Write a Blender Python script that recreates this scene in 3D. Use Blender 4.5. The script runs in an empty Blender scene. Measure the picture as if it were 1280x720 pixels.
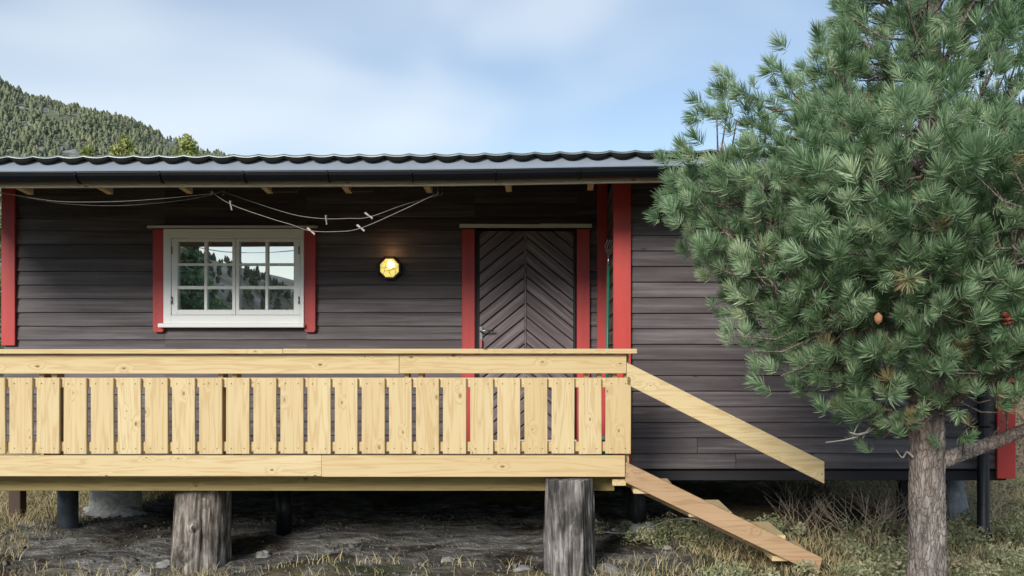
import bpy, bmesh, math, random
import numpy as np
from mathutils import Vector, Matrix, noise as mn
random.seed(7); RNG = np.random.default_rng(7)
SC = bpy.context.scene; COL = SC.collection
R = math.radians

# ------------------------------------------------------------------ camera maths (metres from the photograph)
F = 1064.0; VX, VY, EYE = 700.0, 440.0, 1.6
def PX(px, Y): return (px - VX) / F * Y
def PZ(py, Y): return EYE - (py - VY) / F * Y
YR, YF, YB, YE = 6.10, 7.14, 8.14, 6.30     # railing, right wall, recessed wall, eave

# ------------------------------------------------------------------ materials
class NT:
    def __init__(s, name):
        s.m = bpy.data.materials.new(name); s.m.use_nodes = True
        s.t = s.m.node_tree; s.n = s.t.nodes; s.b = s.n['Principled BSDF']; s.out = s.n['Material Output']
    def add(s, kind, **kw):
        nd = s.n.new(kind)
        for k, v in kw.items():
            if k in nd.inputs.keys(): s.set(nd, k, v)
            else: setattr(nd, k, v)
        return nd
    def set(s, nd, k, v):
        if hasattr(v, 'is_output'): s.t.links.new(v, nd.inputs[k])
        else: nd.inputs[k].default_value = v
    def coords(s, scale=(1, 1, 1), rnd=0.0, rot=(0, 0, 0)):
        v = s.add('ShaderNodeTexCoord').outputs['Object']
        if rnd:
            r = s.add('ShaderNodeObjectInfo').outputs['Random']
            mu = s.add('ShaderNodeMath', operation='MULTIPLY'); s.set(mu, 0, r); mu.inputs[1].default_value = rnd
            va = s.add('ShaderNodeVectorMath', operation='ADD'); s.set(va, 0, v); s.set(va, 1, mu.outputs[0]); v = va.outputs[0]
        mp = s.add('ShaderNodeMapping'); s.set(mp, 'Vector', v); mp.inputs['Scale'].default_value = scale; mp.inputs['Rotation'].default_value = rot
        return mp.outputs[0]
    def noise(s, vec, scale=5, detail=4, rough=.55, dist=0):
        nd = s.add('ShaderNodeTexNoise'); s.set(nd, 'Vector', vec)
        nd.inputs['Scale'].default_value = scale; nd.inputs['Detail'].default_value = detail
        nd.inputs['Roughness'].default_value = rough; nd.inputs['Distortion'].default_value = dist
        return nd.outputs['Fac']
    def voro(s, vec, scale=5, feature='F1', rnd=1.0):
        nd = s.add('ShaderNodeTexVoronoi', feature=feature); s.set(nd, 'Vector', vec); nd.inputs['Scale'].default_value = scale
        nd.inputs['Randomness'].default_value = rnd
        return nd
    def ramp(s, fac, stops):
        nd = s.add('ShaderNodeValToRGB'); s.set(nd, 'Fac', fac); e = nd.color_ramp.elements
        while len(e) < len(stops): e.new(.5)
        for el, (p, c) in zip(e, stops):
            el.position = p; el.color = (c[0], c[1], c[2], 1) if hasattr(c, '__len__') else (c, c, c, 1)
        return nd.outputs['Color']
    def mix(s, fac, a, b, blend='MIX'):
        nd = s.add('ShaderNodeMix', data_type='RGBA', blend_type=blend)
        for sock, v in ((nd.inputs[0], fac), (nd.inputs[6], a), (nd.inputs[7], b)):
            if hasattr(v, 'is_output'): s.t.links.new(v, sock)
            elif hasattr(v, '__len__'): sock.default_value = (v[0], v[1], v[2], 1)
            else: sock.default_value = v
        return nd.outputs[2]
    def math(s, op, a, b=0.0, c=0.0):
        nd = s.add('ShaderNodeMath', operation=op)
        for i, v in enumerate((a, b, c)): s.set(nd, i, v)
        return nd.outputs[0]
    def bump(s, h, strength=.3, dist=.01):
        nd = s.add('ShaderNodeBump'); s.set(nd, 'Height', h); nd.inputs['Strength'].default_value = strength; nd.inputs['Distance'].default_value = dist
        s.set(s.b, 'Normal', nd.outputs[0])
    def col(s, v, rough=.6, spec=.4, metal=0):
        s.set(s.b, 'Base Color', (v[0], v[1], v[2], 1) if isinstance(v, (tuple, list)) else v)
        s.set(s.b, 'Roughness', rough); s.set(s.b, 'Metallic', metal); s.set(s.b, 'Specular IOR Level', spec)
    def attr(s, name): return s.add('ShaderNodeAttribute', attribute_name=name).outputs['Fac']

def axscale(axis, along, across):
    v = [across] * 3; v['XYZ'.index(axis)] = along; return tuple(v)

def new_wood(name, axis, pale, mid, dark, knots=1.0):
    t = NT(name)
    v = t.coords(axscale(axis, .55, 9), rnd=37)
    v3 = t.add('ShaderNodeSeparateXYZ'); t.set(v3, 0, t.coords(axscale(axis, 3.4, 6.0), rnd=37))
    v2 = t.add('ShaderNodeCombineXYZ'); t.set(v2, 0, v3.outputs['Y' if axis != 'Z' and axis == 'Y' else 'X']); t.set(v2, 1, v3.outputs[2])
    vd = t.voro(v2.outputs[0], 1.0); vd.voronoi_dimensions = '2D'; d = vd.outputs['Distance']
    rndc = t.add('ShaderNodeSeparateColor'); t.set(rndc, 0, vd.outputs['Color'])
    has = t.math('GREATER_THAN', rndc.outputs[0], .45)
    size = t.math('MULTIPLY_ADD', rndc.outputs[1], .06, .028)
    k = t.math('SUBTRACT', 1.0, t.math('DIVIDE', d, size)); k = t.math('MULTIPLY', t.math('MAXIMUM', k, 0.0), has)
    halo = t.math('MULTIPLY', t.math('MAXIMUM', t.math('SUBTRACT', 1.0, t.math('MULTIPLY', d, 4.0)), 0.0), has)
    n1 = t.noise(v, 1.4, 3, .5, .4)
    warp = t.math('ADD', n1, t.math('MULTIPLY', halo, .22))
    rings = t.math('SINE', t.math('MULTIPLY', warp, 46.0))
    rings = t.math('MULTIPLY_ADD', rings, .5, .5)
    fine = t.noise(t.coords(axscale(axis, 2.5, 160), rnd=37), 1, 3, .6)
    broad = t.noise(v, .55, 2)
    c = t.ramp(broad, [(.3, pale), (.7, mid)])
    c = t.mix(t.math('MULTIPLY', t.math('POWER', rings, 3.0), .60), c, dark)
    c = t.mix(t.math('MULTIPLY', fine, .42), c, dark)
    c = t.mix(t.math('MINIMUM', t.math('MULTIPLY', k, 1.7 * knots), .92), c, (.16, .075, .025))
    r = t.add('ShaderNodeObjectInfo').outputs['Random']
    c = t.mix(t.math('MULTIPLY', r, .34), c, dark)
    t.col(c, .62, .3); t.bump(t.math('ADD', fine, t.math('MULTIPLY', rings, .3)), .18, .004)
    return t.m

PALE, MID, DRK = (.71, .60, .365), (.645, .51, .28), (.49, .33, .15)
M = {}
M['wood_x'] = new_wood('new pine lengthwise', 'X', PALE, MID, DRK)
M['wood_z'] = new_wood('new pine upright', 'Z', PALE, MID, DRK, .7)
M['wood_y'] = new_wood('new pine crosswise', 'Y', PALE, MID, DRK)
M['wood_stair'] = new_wood('rough brown stringer wood', 'X', (.56, .385, .24), (.47, .31, .18), (.30, .18, .09), .5)
M['wood_joist'] = new_wood('greenish treated joist toned for shade', 'X', (.46, .37, .17), (.40, .31, .13), (.24, .17, .06))  # olive joist wood, darker because the under-deck shade is put into its colour
M['wood_old'] = new_wood('weathered eave board', 'X', (.72, .66, .57), (.60, .54, .45), (.38, .31, .24))

def cladding(name, axis):
    t = NT(name)
    g = t.add('ShaderNodeNewGeometry').outputs['Position']
    sep = t.add('ShaderNodeSeparateXYZ'); t.set(sep, 0, g)
    at = t.attr('board')
    off = t.add('ShaderNodeCombineXYZ'); t.set(off, 0, t.math('MULTIPLY', at, 91.0)); t.set(off, 1, t.math('MULTIPLY', at, 53.0)); t.set(off, 2, t.math('MULTIPLY', at, 17.0))
    va = t.add('ShaderNodeVectorMath', operation='ADD'); t.set(va, 0, g); t.set(va, 1, off.outputs[0])
    def mp(al, ac):
        m = t.add('ShaderNodeMapping'); t.set(m, 'Vector', va.outputs[0]); m.inputs['Scale'].default_value = axscale(axis, al, ac); return m.outputs[0]
    n = t.noise(mp(.9, 26), 1, 5, .6, .35)
    f = t.noise(mp(5, 150), 1, 4, .7)
    patch = t.noise(mp(.8, 2.5), 1, 4, .6)
    c = t.ramp(n, [(.30, (.045, .034, .038)), (.50, (.105, .086, .092)), (.68, (.215, .190, .200))])
    c = t.mix(t.math('MULTIPLY', f, .55), c, (.030, .023, .026))
    c = t.mix(t.math('MULTIPLY', t.ramp(patch, [(.45, 0.0), (.72, 1.0)]), .45), c, (.23, .205, .205))
    c = t.mix(t.math('MULTIPLY', at, .58), c, (.040, .027, .028))
    vk = t.voro(mp(1.7, 5.5), 1.0)
    kn = t.math('LESS_THAN', vk.outputs['Distance'], .045)
    c = t.mix(t.math('MULTIPLY', kn, .75), c, (.015, .012, .012))
    t.col(c, .62, .45); t.bump(t.math('ADD', n, t.math('MULTIPLY', f, .7)), .5, .004)
    return t.m
M['clad_x'] = cladding('dark stained cladding', 'X')
M['clad_y'] = cladding('dark stained cladding side', 'Y')

def door_mat(name, rot):
    t = NT(name)
    at = t.attr('board')
    off = t.math('MULTIPLY', at, 71.0)
    def mp(al, ac):
        va = t.add('ShaderNodeVectorMath', operation='ADD'); t.set(va, 0, t.add('ShaderNodeTexCoord').outputs['Object']); t.set(va, 1, off)
        m0 = t.add('ShaderNodeMapping'); t.set(m0, 'Vector', va.outputs[0]); m0.inputs['Rotation'].default_value = (0, rot, 0)
        m = t.add('ShaderNodeMapping'); t.set(m, 'Vector', m0.outputs[0]); m.inputs['Scale'].default_value = (al, ac, ac); return m.outputs[0]
    n = t.noise(mp(1.4, 28), 1, 5, .6, .4); f = t.noise(mp(6, 170), 1, 3, .7)
    c = t.ramp(n, [(.3, (.075, .052, .056)), (.5, (.16, .12, .128)), (.7, (.32, .27, .28))])
    c = t.mix(t.math('MULTIPLY', f, .5), c, (.035, .025, .03))
    vk = t.voro(mp(2.6, 8), 1.0)
    c = t.mix(t.math('MULTIPLY', t.math('LESS_THAN', vk.outputs['Distance'], .07), .7), c, (.015, .01, .01))
    t.col(c, .55, .5); t.bump(t.math('ADD', n, f), .45, .004)
    return t.m
M['door_l'] = door_mat('door boards rising', R(39)); M['door_r'] = door_mat('door boards falling', R(-39))

def painted(name, base, dirt, rough=.5, axis='Z', amt=.35):
    t = NT(name)
    n = t.noise(t.coords(axscale(axis, .8, 14), rnd=21), 1, 5, .6, .3); f = t.noise(t.coords(axscale(axis, 4, 120), rnd=21), 1, 3)
    p = t.noise(t.coords((2.2, 2.2, 2.2), rnd=21), 1, 5, .65)
    c = t.mix(t.math('MULTIPLY', t.ramp(n, [(.4, 0.0), (.8, 1.0)]), amt), base, dirt)
    c = t.mix(t.math('MULTIPLY', t.ramp(p, [(.5, 0.0), (.8, 1.0)]), amt), c, dirt)
    t.col(c, rough, .4); t.bump(t.math('ADD', n, f), .25, .003)
    return t.m
M['red'] = painted('red paint', (.48, .053, .050), (.24, .032, .03), amt=.5)
M['red_b'] = painted('red paint by the corner', (.52, .055, .046), (.30, .038, .03), amt=.5)
M['white'] = painted('white window paint', (.86, .87, .86), (.72, .72, .69), .4, 'X', .25)
M['grey_white'] = painted('weathered white flashing', (.80, .77, .70), (.55, .50, .43), .5, 'X', .5)
M['black_wood'] = painted('black stained boards', (.016, .014, .017), (.030, .027, .029), .7, 'X')
M['post_wood'] = painted('brown post wood', (.07, .045, .033), (.03, .02, .016), .8)

def simple(name, base, rough=.5, metal=0, spec=.5, var=.25, scale=6, bump=.1):
    t = NT(name)
    n = t.noise(t.coords((1, 1, 1), rnd=9), scale, 5, .65)
    d = tuple(c * (1 - var * 1.6) for c in base); l = tuple(min(1, c * (1 + var)) for c in base)
    t.col(t.ramp(n, [(.25, d), (.75, l)]), rough, spec, metal)
    if bump: t.bump(n, bump, .01)
    return t.m
M['tile'] = simple('grey green sheet tile', (.16, .19, .185), .35, .35, .5, .25, 9, .05)
M['flash'] = simple('blue grey eave flashing', (.30, .34, .40), .38, .25, .5, .10, 3, .03)
M['gutter'] = simple('black gutter', (.004, .005, .008), .3, 0, .25, .2, 5, 0)
M['filler'] = simple('dark tile closure', (.012, .012, .013), .8, 0, .2, .2)
M['steel_pipe'] = simple('blue grey pipe', (.085, .105, .135), .45, .2, .5, .45, 7, .1)
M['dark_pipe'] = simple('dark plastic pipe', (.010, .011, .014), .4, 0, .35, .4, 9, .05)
M['concrete'] = simple('rough concrete', (.50, .50, .485), .9, 0, .2, .35, 22, .6)
M['grey_pier'] = simple('pale blue grey pier', (.27, .31, .35), .7, 0, .3, .35, 10, .3)
M['metal'] = simple('dull steel', (.32, .32, .33), .3, .9, .5, .2, 30, 0)
M['dark_metal'] = simple('dark lamp metal', (.03, .026, .022), .45, .5, .5, .3, 20, .1)
M['green_paint'] = simple('green handle paint', (.012, .13, .075), .4, 0, .5, .15, 20, 0)
M['green_tub'] = simple('green plastic', (.008, .16, .085), .4, 0, .5, .15, 20, 0)
M['white_plastic'] = simple('off white plastic', (.72, .71, .66), .5, 0, .4, .08, 20, 0)
M['screw'] = simple('screw heads', (.16, .13, .09), .4, .6, .5, .1, 20, 0)
M['cord'] = simple('grey cord', (.30, .28, .26), .8, 0, .2, .2, 40, 0)
M['cable'] = simple('pale cable', (.55, .55, .52), .5, 0, .3, .1, 20, 0)
M['peg'] = simple('bleached wood peg', (.46, .43, .36), .7, 0, .2, .15, 40, 0)
M['wire'] = simple('dark wire peg', (.10, .10, .10), .4, .6, .5, .2, 40, 0)
M['key_tag'] = simple('red key tag', (.45, .10, .12), .5, 0, .4, .1, 20, 0)

def glass():
    t = NT('window glass')
    t.col((.012, .013, .014), .03, .5)
    g = t.add('ShaderNodeBsdfGlossy'); g.inputs['Roughness'].default_value = .004; g.inputs['Color'].default_value = (.93, .97, 1, 1)
    mx = t.add('ShaderNodeMixShader'); mx.inputs[0].default_value = .45
    nn = t.noise(t.coords((1, 1, 1)), 3.0, 1)
    bp = t.add('ShaderNodeBump'); t.set(bp, 'Height', nn); bp.inputs['Strength'].default_value = .02; bp.inputs['Distance'].default_value = .01
    t.set(g, 'Normal', bp.outputs[0])
    t.t.links.new(t.b.outputs[0], mx.inputs[1]); t.t.links.new(g.outputs[0], mx.inputs[2]); t.t.links.new(mx.outputs[0], t.out.inputs[0])
    return t.m
M['glass'] = glass()

def lamp_glass():
    t = NT('lit amber crackle glass')
    vo = t.voro(t.coords((1, 1, 1)), 17, 'DISTANCE_TO_EDGE')
    line = t.ramp(vo.outputs['Distance'], [(.01, 0.1), (.055, 1.0)])
    c = t.mix(line, (.26, .12, .01), (1.0, .82, .22))
    t.col(c, .2, .5); t.set(t.b, 'Emission Color', c); t.set(t.b, 'Emission Strength', .30)
    return t.m
M['lamp_glass'] = lamp_glass()
def bulb():
    t = NT('glowing bulb'); t.col((1, .9, .7)); t.set(t.b, 'Emission Color', (1, .86, .5, 1)); t.set(t.b, 'Emission Strength', 2.0); return t.m
M['bulb'] = bulb()

def bark():
    t = NT('pine bark')
    v = t.coords((1, 1, .32))
    vm = t.add('ShaderNodeVectorMath', operation='MULTIPLY_ADD')
    w = t.add('ShaderNodeTexNoise'); t.set(w, 'Vector', v); w.inputs['Scale'].default_value = 14; w.inputs['Detail'].default_value = 4
    t.set(vm, 0, w.outputs['Color']); vm.inputs[1].default_value = (.09, .09, .09); t.set(vm, 2, v)
    vo = t.voro(vm.outputs[0], 46, 'DISTANCE_TO_EDGE')
    crack = t.ramp(vo.outputs['Distance'], [(.0, 0.0), (.13, 1.0)])
    n = t.noise(v, 34, 6, .75); n2 = t.noise(v, 9, 4, .6)
    plate = t.ramp(n, [(.3, (.11, .09, .08)), (.5, (.27, .235, .215)), (.72, (.46, .42, .39))])
    sp = t.add('ShaderNodeSeparateXYZ'); t.set(sp, 0, t.add('ShaderNodeNewGeometry').outputs['Position'])
    warm = t.math('MULTIPLY', t.ramp(t.noise(v, 4.5, 4), [(.4, 0.0), (.65, 1.0)]), t.ramp(t.math('MULTIPLY', sp.outputs[2], .5), [(.3, 0.15), (.65, 1.0)]))
    plate = t.mix(t.math('MULTIPLY', warm, .6), plate, (.30, .17, .11))
    c = t.mix(t.math('MULTIPLY_ADD', crack, .45, .55), (.05, .04, .034), plate)
    c = t.mix(t.math('MULTIPLY', t.ramp(n2, [(.35, 1.0), (.55, 0.0)]), .45), c, (.09, .07, .06))
    t.col(c, .92, .15); t.bump(t.math('ADD', t.math('MULTIPLY', crack, .5), n), .9, .012)
    return t.m
M['bark'] = bark()
def logmat(name, a, b, c3):
    t = NT(name)
    v = t.coords((1, 1, .10), rnd=5)
    n = t.noise(v, 24, 6, .7, .6); p = t.noise(t.coords((1, 1, .6), rnd=5), 5, 5, .65)
    c = t.ramp(n, [(.36, a), (.5, b), (.64, c3)])
    c = t.mix(t.math('MULTIPLY', t.ramp(p, [(.42, 0.0), (.62, 1.0)]), .75), c, tuple(x * .45 for x in a))
    t.col(c, .9, .15); t.bump(n, .9, .012); return t.m
M['log_grey'] = logmat('grey dead log', (.040, .036, .034), (.17, .155, .145), (.42, .395, .375))
M['log_brown'] = logmat('pale brown dead log', (.055, .042, .034), (.22, .19, .165), (.52, .48, .44))
M['log_end'] = logmat('sawn log end', (.12, .09, .06), (.2, .15, .1), (.3, .25, .18))
M['dead_twig'] = simple('grey dead twig', (.34, .31, .29), .8, 0, .2, .3, 30, .1)

def leafy(name, stops, transl=.25, rough=.5, spec=.35):
    t = NT(name)
    c = t.ramp(t.attr('tint'), stops)
    t.col(c, rough, spec)
    tr = t.add('ShaderNodeBsdfTranslucent'); t.set(tr, 'Color', c)
    mx = t.add('ShaderNodeMixShader'); mx.inputs[0].default_value = transl
    t.t.links.new(t.b.outputs[0], mx.inputs[1]); t.t.links.new(tr.outputs[0], mx.inputs[2]); t.t.links.new(mx.outputs[0], t.out.inputs[0])
    return t.m
M['needles'] = leafy('pine needles', [(0, (.09, .155, .066)), (.45, (.225, .355, .19)), (.8, (.45, .57, .365)), (.9, (.50, .57, .32)), (1, (.34, .22, .10))], .35, .42, .5)
M['straw'] = leafy('grass blades', [(0, (.10, .15, .045)), (.35, (.26, .24, .10)), (.65, (.48, .39, .20)), (1, (.66, .57, .36))], .3, .6)
M['cover'] = leafy('low green leaves', [(0, (.11, .13, .06)), (.5, (.27, .29, .15)), (.8, (.42, .41, .26)), (1, (.44, .34, .20))], .25, .55)
M['birch'] = leafy('yellow green leaves', [(0, (.15, .20, .05)), (.5, (.27, .32, .09)), (1, (.42, .43, .15))], .3, .6)
M['leaf'] = leafy('mid green leaves', [(0, (.07, .12, .035)), (.5, (.12, .18, .06)), (1, (.22, .26, .10))], .3, .6)
M['far_tree'] = leafy('far conifers', [(0, (.13, .155, .11)), (.5, (.22, .25, .165)), (.85, (.32, .34, .18)), (1, (.34, .29, .21))], .25, .8, .1)
M['brush'] = leafy('dry brush', [(0, (.12, .08, .055)), (.5, (.23, .17, .11)), (1, (.38, .31, .20))], .1, .8, .1)

def groundmat():
    t = NT('ground soil rock and grass')
    g = t.add('ShaderNodeNewGeometry').outputs['Position']
    sep = t.add('ShaderNodeSeparateXYZ'); t.set(sep, 0, g)
    def N(s, d=5, r=.6, di=0): return t.noise(g, s, d, r, di)
    ms = t.add('ShaderNodeMapping'); t.set(ms, 'Vector', g); ms.inputs['Scale'].default_value = (2.2, 6.5, 5); ms.inputs['Rotation'].default_value = (0, 0, .35)
    rock = t.ramp(t.noise(ms.outputs[0], 1.6, 7, .68, .5), [(.36, (.075, .075, .072)), (.50, (.22, .212, .20)), (.66, (.48, .465, .435))])
    soil = t.ramp(N(14, 6, .7), [(.35, (.024, .020, .016)), (.55, (.085, .070, .054)), (.72, (.22, .19, .145))])
    straw = t.ramp(N(22, 5, .7), [(.3, (.13, .10, .055)), (.6, (.28, .22, .12)), (.8, (.42, .34, .2))])
    moss = t.ramp(N(9, 5), [(.3, (.05, .06, .025)), (.7, (.11, .12, .055))])
    near = t.mix(t.ramp(N(1.3, 4, .6, .5), [(.40, 0.0), (.50, 1.0)]), soil, rock)
    # turf away from the bare strip below the cabin
    a = t.math('ABSOLUTE', t.math('SUBTRACT', sep.outputs[0], -1.9)); a = t.math('SUBTRACT', a, 2.9)
    b = t.math('SUBTRACT', t.math('ABSOLUTE', t.math('SUBTRACT', sep.outputs[1], 7.6)), 1.4)
    edge = t.math('ADD', t.math('MAXIMUM', a, b), t.math('MULTIPLY', t.math('SUBTRACT', N(1.8, 4), .5), 1.6))
    turf = t.mix(t.ramp(N(.9, 4), [(.4, 0.0), (.6, 1.0)]), straw, moss)
    near = t.mix(t.ramp(t.math('MULTIPLY_ADD', edge, .8, .4), [(.3, 0.0), (.55, 1.0)]), near, turf)
    # far hillside: scrub with bare rock
    scrub = t.ramp(t.noise(g, .12, 6, .7), [(.3, (.08, .095, .06)), (.6, (.15, .16, .10)), (.8, (.22, .21, .15))])
    fr = t.ramp(t.noise(g, .05, 6, .75, .6), [(.48, 0.0), (.58, 1.0)])
    farrock = t.ramp(t.noise(g, .3, 5, .7), [(.3, (.14, .14, .145)), (.7, (.42, .42, .43))])
    far = t.mix(fr, scrub, farrock)
    dist = t.math('ADD', t.math('ABSOLUTE', sep.outputs[0]), t.math('ABSOLUTE', sep.outputs[1]))
    c = t.mix(t.ramp(t.math('MULTIPLY', dist, .01), [(.3, 0.0), (.6, 1.0)]), near, far)
    t.col(c, .95, .15); t.bump(t.math('ADD', N(30, 6, .75), t.math('MULTIPLY', N(7, 6, .7), 2.5)), 1.0, .045)
    return t.m
M['ground'] = groundmat()
M['stone'] = simple('grey stone', (.25, .245, .235), .9, 0, .2, .45, 14, .5)

# ------------------------------------------------------------------ mesh building
WORLD = {}
class MB:
    def __init__(s): s.bm = bmesh.new(); s.lay = s.bm.faces.layers.float.new('board'); s.val = 0.0; s.smooth = False
    def _fin(s, before, smooth=None):
        for f in s.bm.faces:
            if f.index == -1 or f not in before:
                pass
    def box(s, x0, x1, y0, y1, z0, z1, bev=.003, mat=None):
        r = bmesh.ops.create_cube(s.bm, size=1.0); vs = r['verts']
        for v in vs: v.co = Vector(((x0 + x1) / 2 + v.co.x * (x1 - x0), (y0 + y1) / 2 + v.co.y * (y1 - y0), (z0 + z1) / 2 + v.co.z * (z1 - z0)))
        return s._end(vs, bev, mat)
    def _end(s, vs, bev, mat):
        fs = set(f for v in vs for f in v.link_faces)
        for f in fs: f[s.lay] = s.val
        if bev:
            es = list(set(e for v in vs for e in v.link_edges))
            r = bmesh.ops.bevel(s.bm, geom=es, offset=bev, segments=1, affect='EDGES', profile=.5)
            fs = set(r['faces']) | set(f for f in fs if f.is_valid)
            for f in fs: f[s.lay] = s.val
            vs = list(set(v for f in fs for v in f.verts))
        if mat is not None:
            for v in vs: v.co = mat @ v.co
        return vs
    def prism(s, poly, y0, y1, bev=.003):              # poly in (x, z), extruded along y
        a = [s.bm.verts.new((x, y0, z)) for x, z in poly]; b = [s.bm.verts.new((x, y1, z)) for x, z in poly]
        n = len(poly); s.bm.faces.new(a); s.bm.faces.new(b[::-1])
        for i in range(n): s.bm.faces.new((a[i], b[i], b[(i + 1) % n], a[(i + 1) % n]))
        return s._end(a + b, bev, None)
    def tube(s, pts, rad, n=8, cap=True):
        pts = [Vector(p) for p in pts]; rings = []; up = Vector((0, 0, 1))
        ref = None
        for i, p in enumerate(pts):
            d = (pts[min(i + 1, len(pts) - 1)] - pts[max(i - 1, 0)]).normalized()
            if ref is None: ref = d.cross(Vector((.3, .9, .1)) if abs(d.z) > .8 else up).normalized()
            ref = (ref - d * ref.dot(d)).normalized(); w = d.cross(ref)
            r = rad[i] if hasattr(rad, '__len__') else rad
            rings.append([s.bm.verts.new(p + (ref * math.cos(2 * math.pi * k / n) + w * math.sin(2 * math.pi * k / n)) * r) for k in range(n)])
        for a, b in zip(rings, rings[1:]):
            for k in range(n):
                f = s.bm.faces.new((a[k], a[(k + 1) % n], b[(k + 1) % n], b[k])); f.smooth = True; f[s.lay] = s.val
        if cap:
            for rg in (rings[0][::-1], rings[-1]):
                f = s.bm.faces.new(rg); f[s.lay] = s.val
        return rings
    def build(s, name, mat, parent=None, origin=None, warp=None):
        bm = s.bm
        if warp:
            for v in bm.verts: v.co = warp(v.co)
        bmesh.ops.recalc_face_normals(bm, faces=bm.faces)
        cs = [v.co for v in bm.verts]
        if origin is None:
            lo = [min(c[i] for c in cs) for i in range(3)]; hi = [max(c[i] for c in cs) for i in range(3)]
            origin = Vector([(l + h) / 2 for l, h in zip(lo, hi)])
            if parent is None: origin.z = lo[2]
        origin = Vector(origin)
        for v in bm.verts: v.co -= origin
        me = bpy.data.meshes.new(name); bm.to_mesh(me); bm.free()
        me.materials.append(M[mat])
        return link(name, me, parent, origin)

def link(name, data, parent, origin):
    o = bpy.data.objects.new(name, data); COL.objects.link(o)
    WORLD[o.name] = Vector(origin)
    if parent: o.parent = parent; o.location = Vector(origin) - WORLD[parent.name]
    else: o.location = origin
    return o
def empty(name, loc, label, cat, group=None):
    o = link(name, None, None, Vector(loc)); o.empty_display_size = .2
    return tag(o, label, cat, group)
def tag(o, label=None, cat=None, group=None, kind=None):
    if label: o['label'] = label
    if cat: o['category'] = cat
    if group: o['group'] = group
    if kind: o['kind'] = kind
    return o
def raw(name, verts, faces, mat, parent=None, origin=(0, 0, 0), tint=None, smooth=False):
    """mesh from numpy arrays; tint is one float per face"""
    verts = np.asarray(verts, np.float32) - np.asarray(origin, np.float32); faces = np.asarray(faces, np.int32)
    me = bpy.data.meshes.new(name); k = faces.shape[1]
    me.vertices.add(len(verts)); me.vertices.foreach_set('co', verts.ravel())
    me.loops.add(faces.size); me.loops.foreach_set('vertex_index', faces.ravel())
    me.polygons.add(len(faces)); me.polygons.foreach_set('loop_start', np.arange(0, faces.size, k, dtype=np.int32))
    if smooth: me.polygons.foreach_set('use_smooth', np.ones(len(faces), bool))
    if tint is not None:
        a = me.attributes.new('tint', 'FLOAT', 'FACE'); a.data.foreach_set('value', np.asarray(tint, np.float32))
    me.update(calc_edges=True); me.validate()
    me.materials.append(M[mat])
    return link(name, me, parent, Vector(origin))

# ------------------------------------------------------------------ terrain
def sstep(a, b, x):
    t = min(1, max(0, (x - a) / (b - a))); return t * t * (3 - 2 * t)
RX = [-700, -560, -420, -340, -263, -211, -206, -188, -164, -130, -75, 0, 60]
RZ = [150, 200, 180, 153, 127, 107, 107.5, 103, 94, 83, 60, 22, 6]
def height(x, y):
    z = 0.0
    d = max(abs(x + 1), abs(y - 7))
    if d < 60:
        z += .05 * mn.fractal(Vector((x * .9, y * .9, 3.1)), 1.0, 2.0, 3) + .040 * abs(mn.noise(Vector((x * 2.2, y * 3.4, 1)))) + .022 * mn.noise(Vector((x * 5, y * 7, 1))) + .010 * mn.noise(Vector((x * 11, y * 11, 5)))
        z -= .07 * sstep(-1.6, -2.6, x) * sstep(7.2, 6.3, y)
        z += .35 * sstep(9, 30, y)
        # a hump of bedrock under the left part of the deck
        z += .05 * math.exp(-((x + 4.2) ** 2 / 1.2 + (y - 7.7) ** 2 / .25))
    if y > 60:
        rz = float(np.interp(x, RX, RZ))
        up = sstep(110, 400, y); dn = 1 - .5 * sstep(430, 900, y)
        z += rz * up * dn + 3.2 * mn.fractal(Vector((x * .02, y * .02, .7)), 1.0, 2.0, 5) * sstep(90, 200, y)
    if y < -50:
        rz = float(np.interp(x, [-260, -150, -95, -75, -62, -40, 60, 200], [40, 34, 27, 18, 9.5, 6, 5, 14]))
        z += rz * sstep(-60, -185, y) + .8 * mn.fractal(Vector((x * .05, y * .05, .2)), 1.0, 2.0, 4) * sstep(-60, -120, y)
    return z
def axis_coords(lo, hi, step, far, growth):
    c = list(np.arange(lo, hi + 1e-6, step)); s = step; v = hi; out = []
    while v < far: s = min(s * growth, 60); v += s; out.append(v)
    s = step; v = lo; neg = []
    while v > -far: s = min(s * growth, 60); v -= s; neg.append(v)
    return np.array(neg[::-1] + c + out)
gx = axis_coords(-7.2, 7.2, .075, 2600, 1.16); gy = axis_coords(4.6, 12.5, .075, 2600, 1.16)
# extra columns on the left hill
gx = np.unique(np.round(np.concatenate([gx, np.arange(-420, -60, 6.0)]), 3)); gy = np.unique(np.round(np.concatenate([gy, np.arange(100, 460, 8.0)]), 3))
nx, ny = len(gx), len(gy)
gv = np.array([(x, y, height(x, y)) for y in gy for x in gx], np.float32)
ii = (np.arange(ny - 1)[:, None] * nx + np.arange(nx - 1)[None]).ravel()
gf = np.stack([ii, ii + 1, ii + nx + 1, ii + nx], 1)
tag(raw('ground', gv, gf, 'ground', smooth=True), kind='structure')

# ------------------------------------------------------------------ the cabin
XL = PX(6, YB); XR = PX(1262, YF); XC = PX(766, YF)        # left end, right end, inner corner
Y_BACK = 12.9; PITCH = .1303
cabin = empty('cabin', (-.7, 9.0, 0.0), 'low dark brown timber cabin with red trim and grey tiled roof on short piers', 'cabin')

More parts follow.
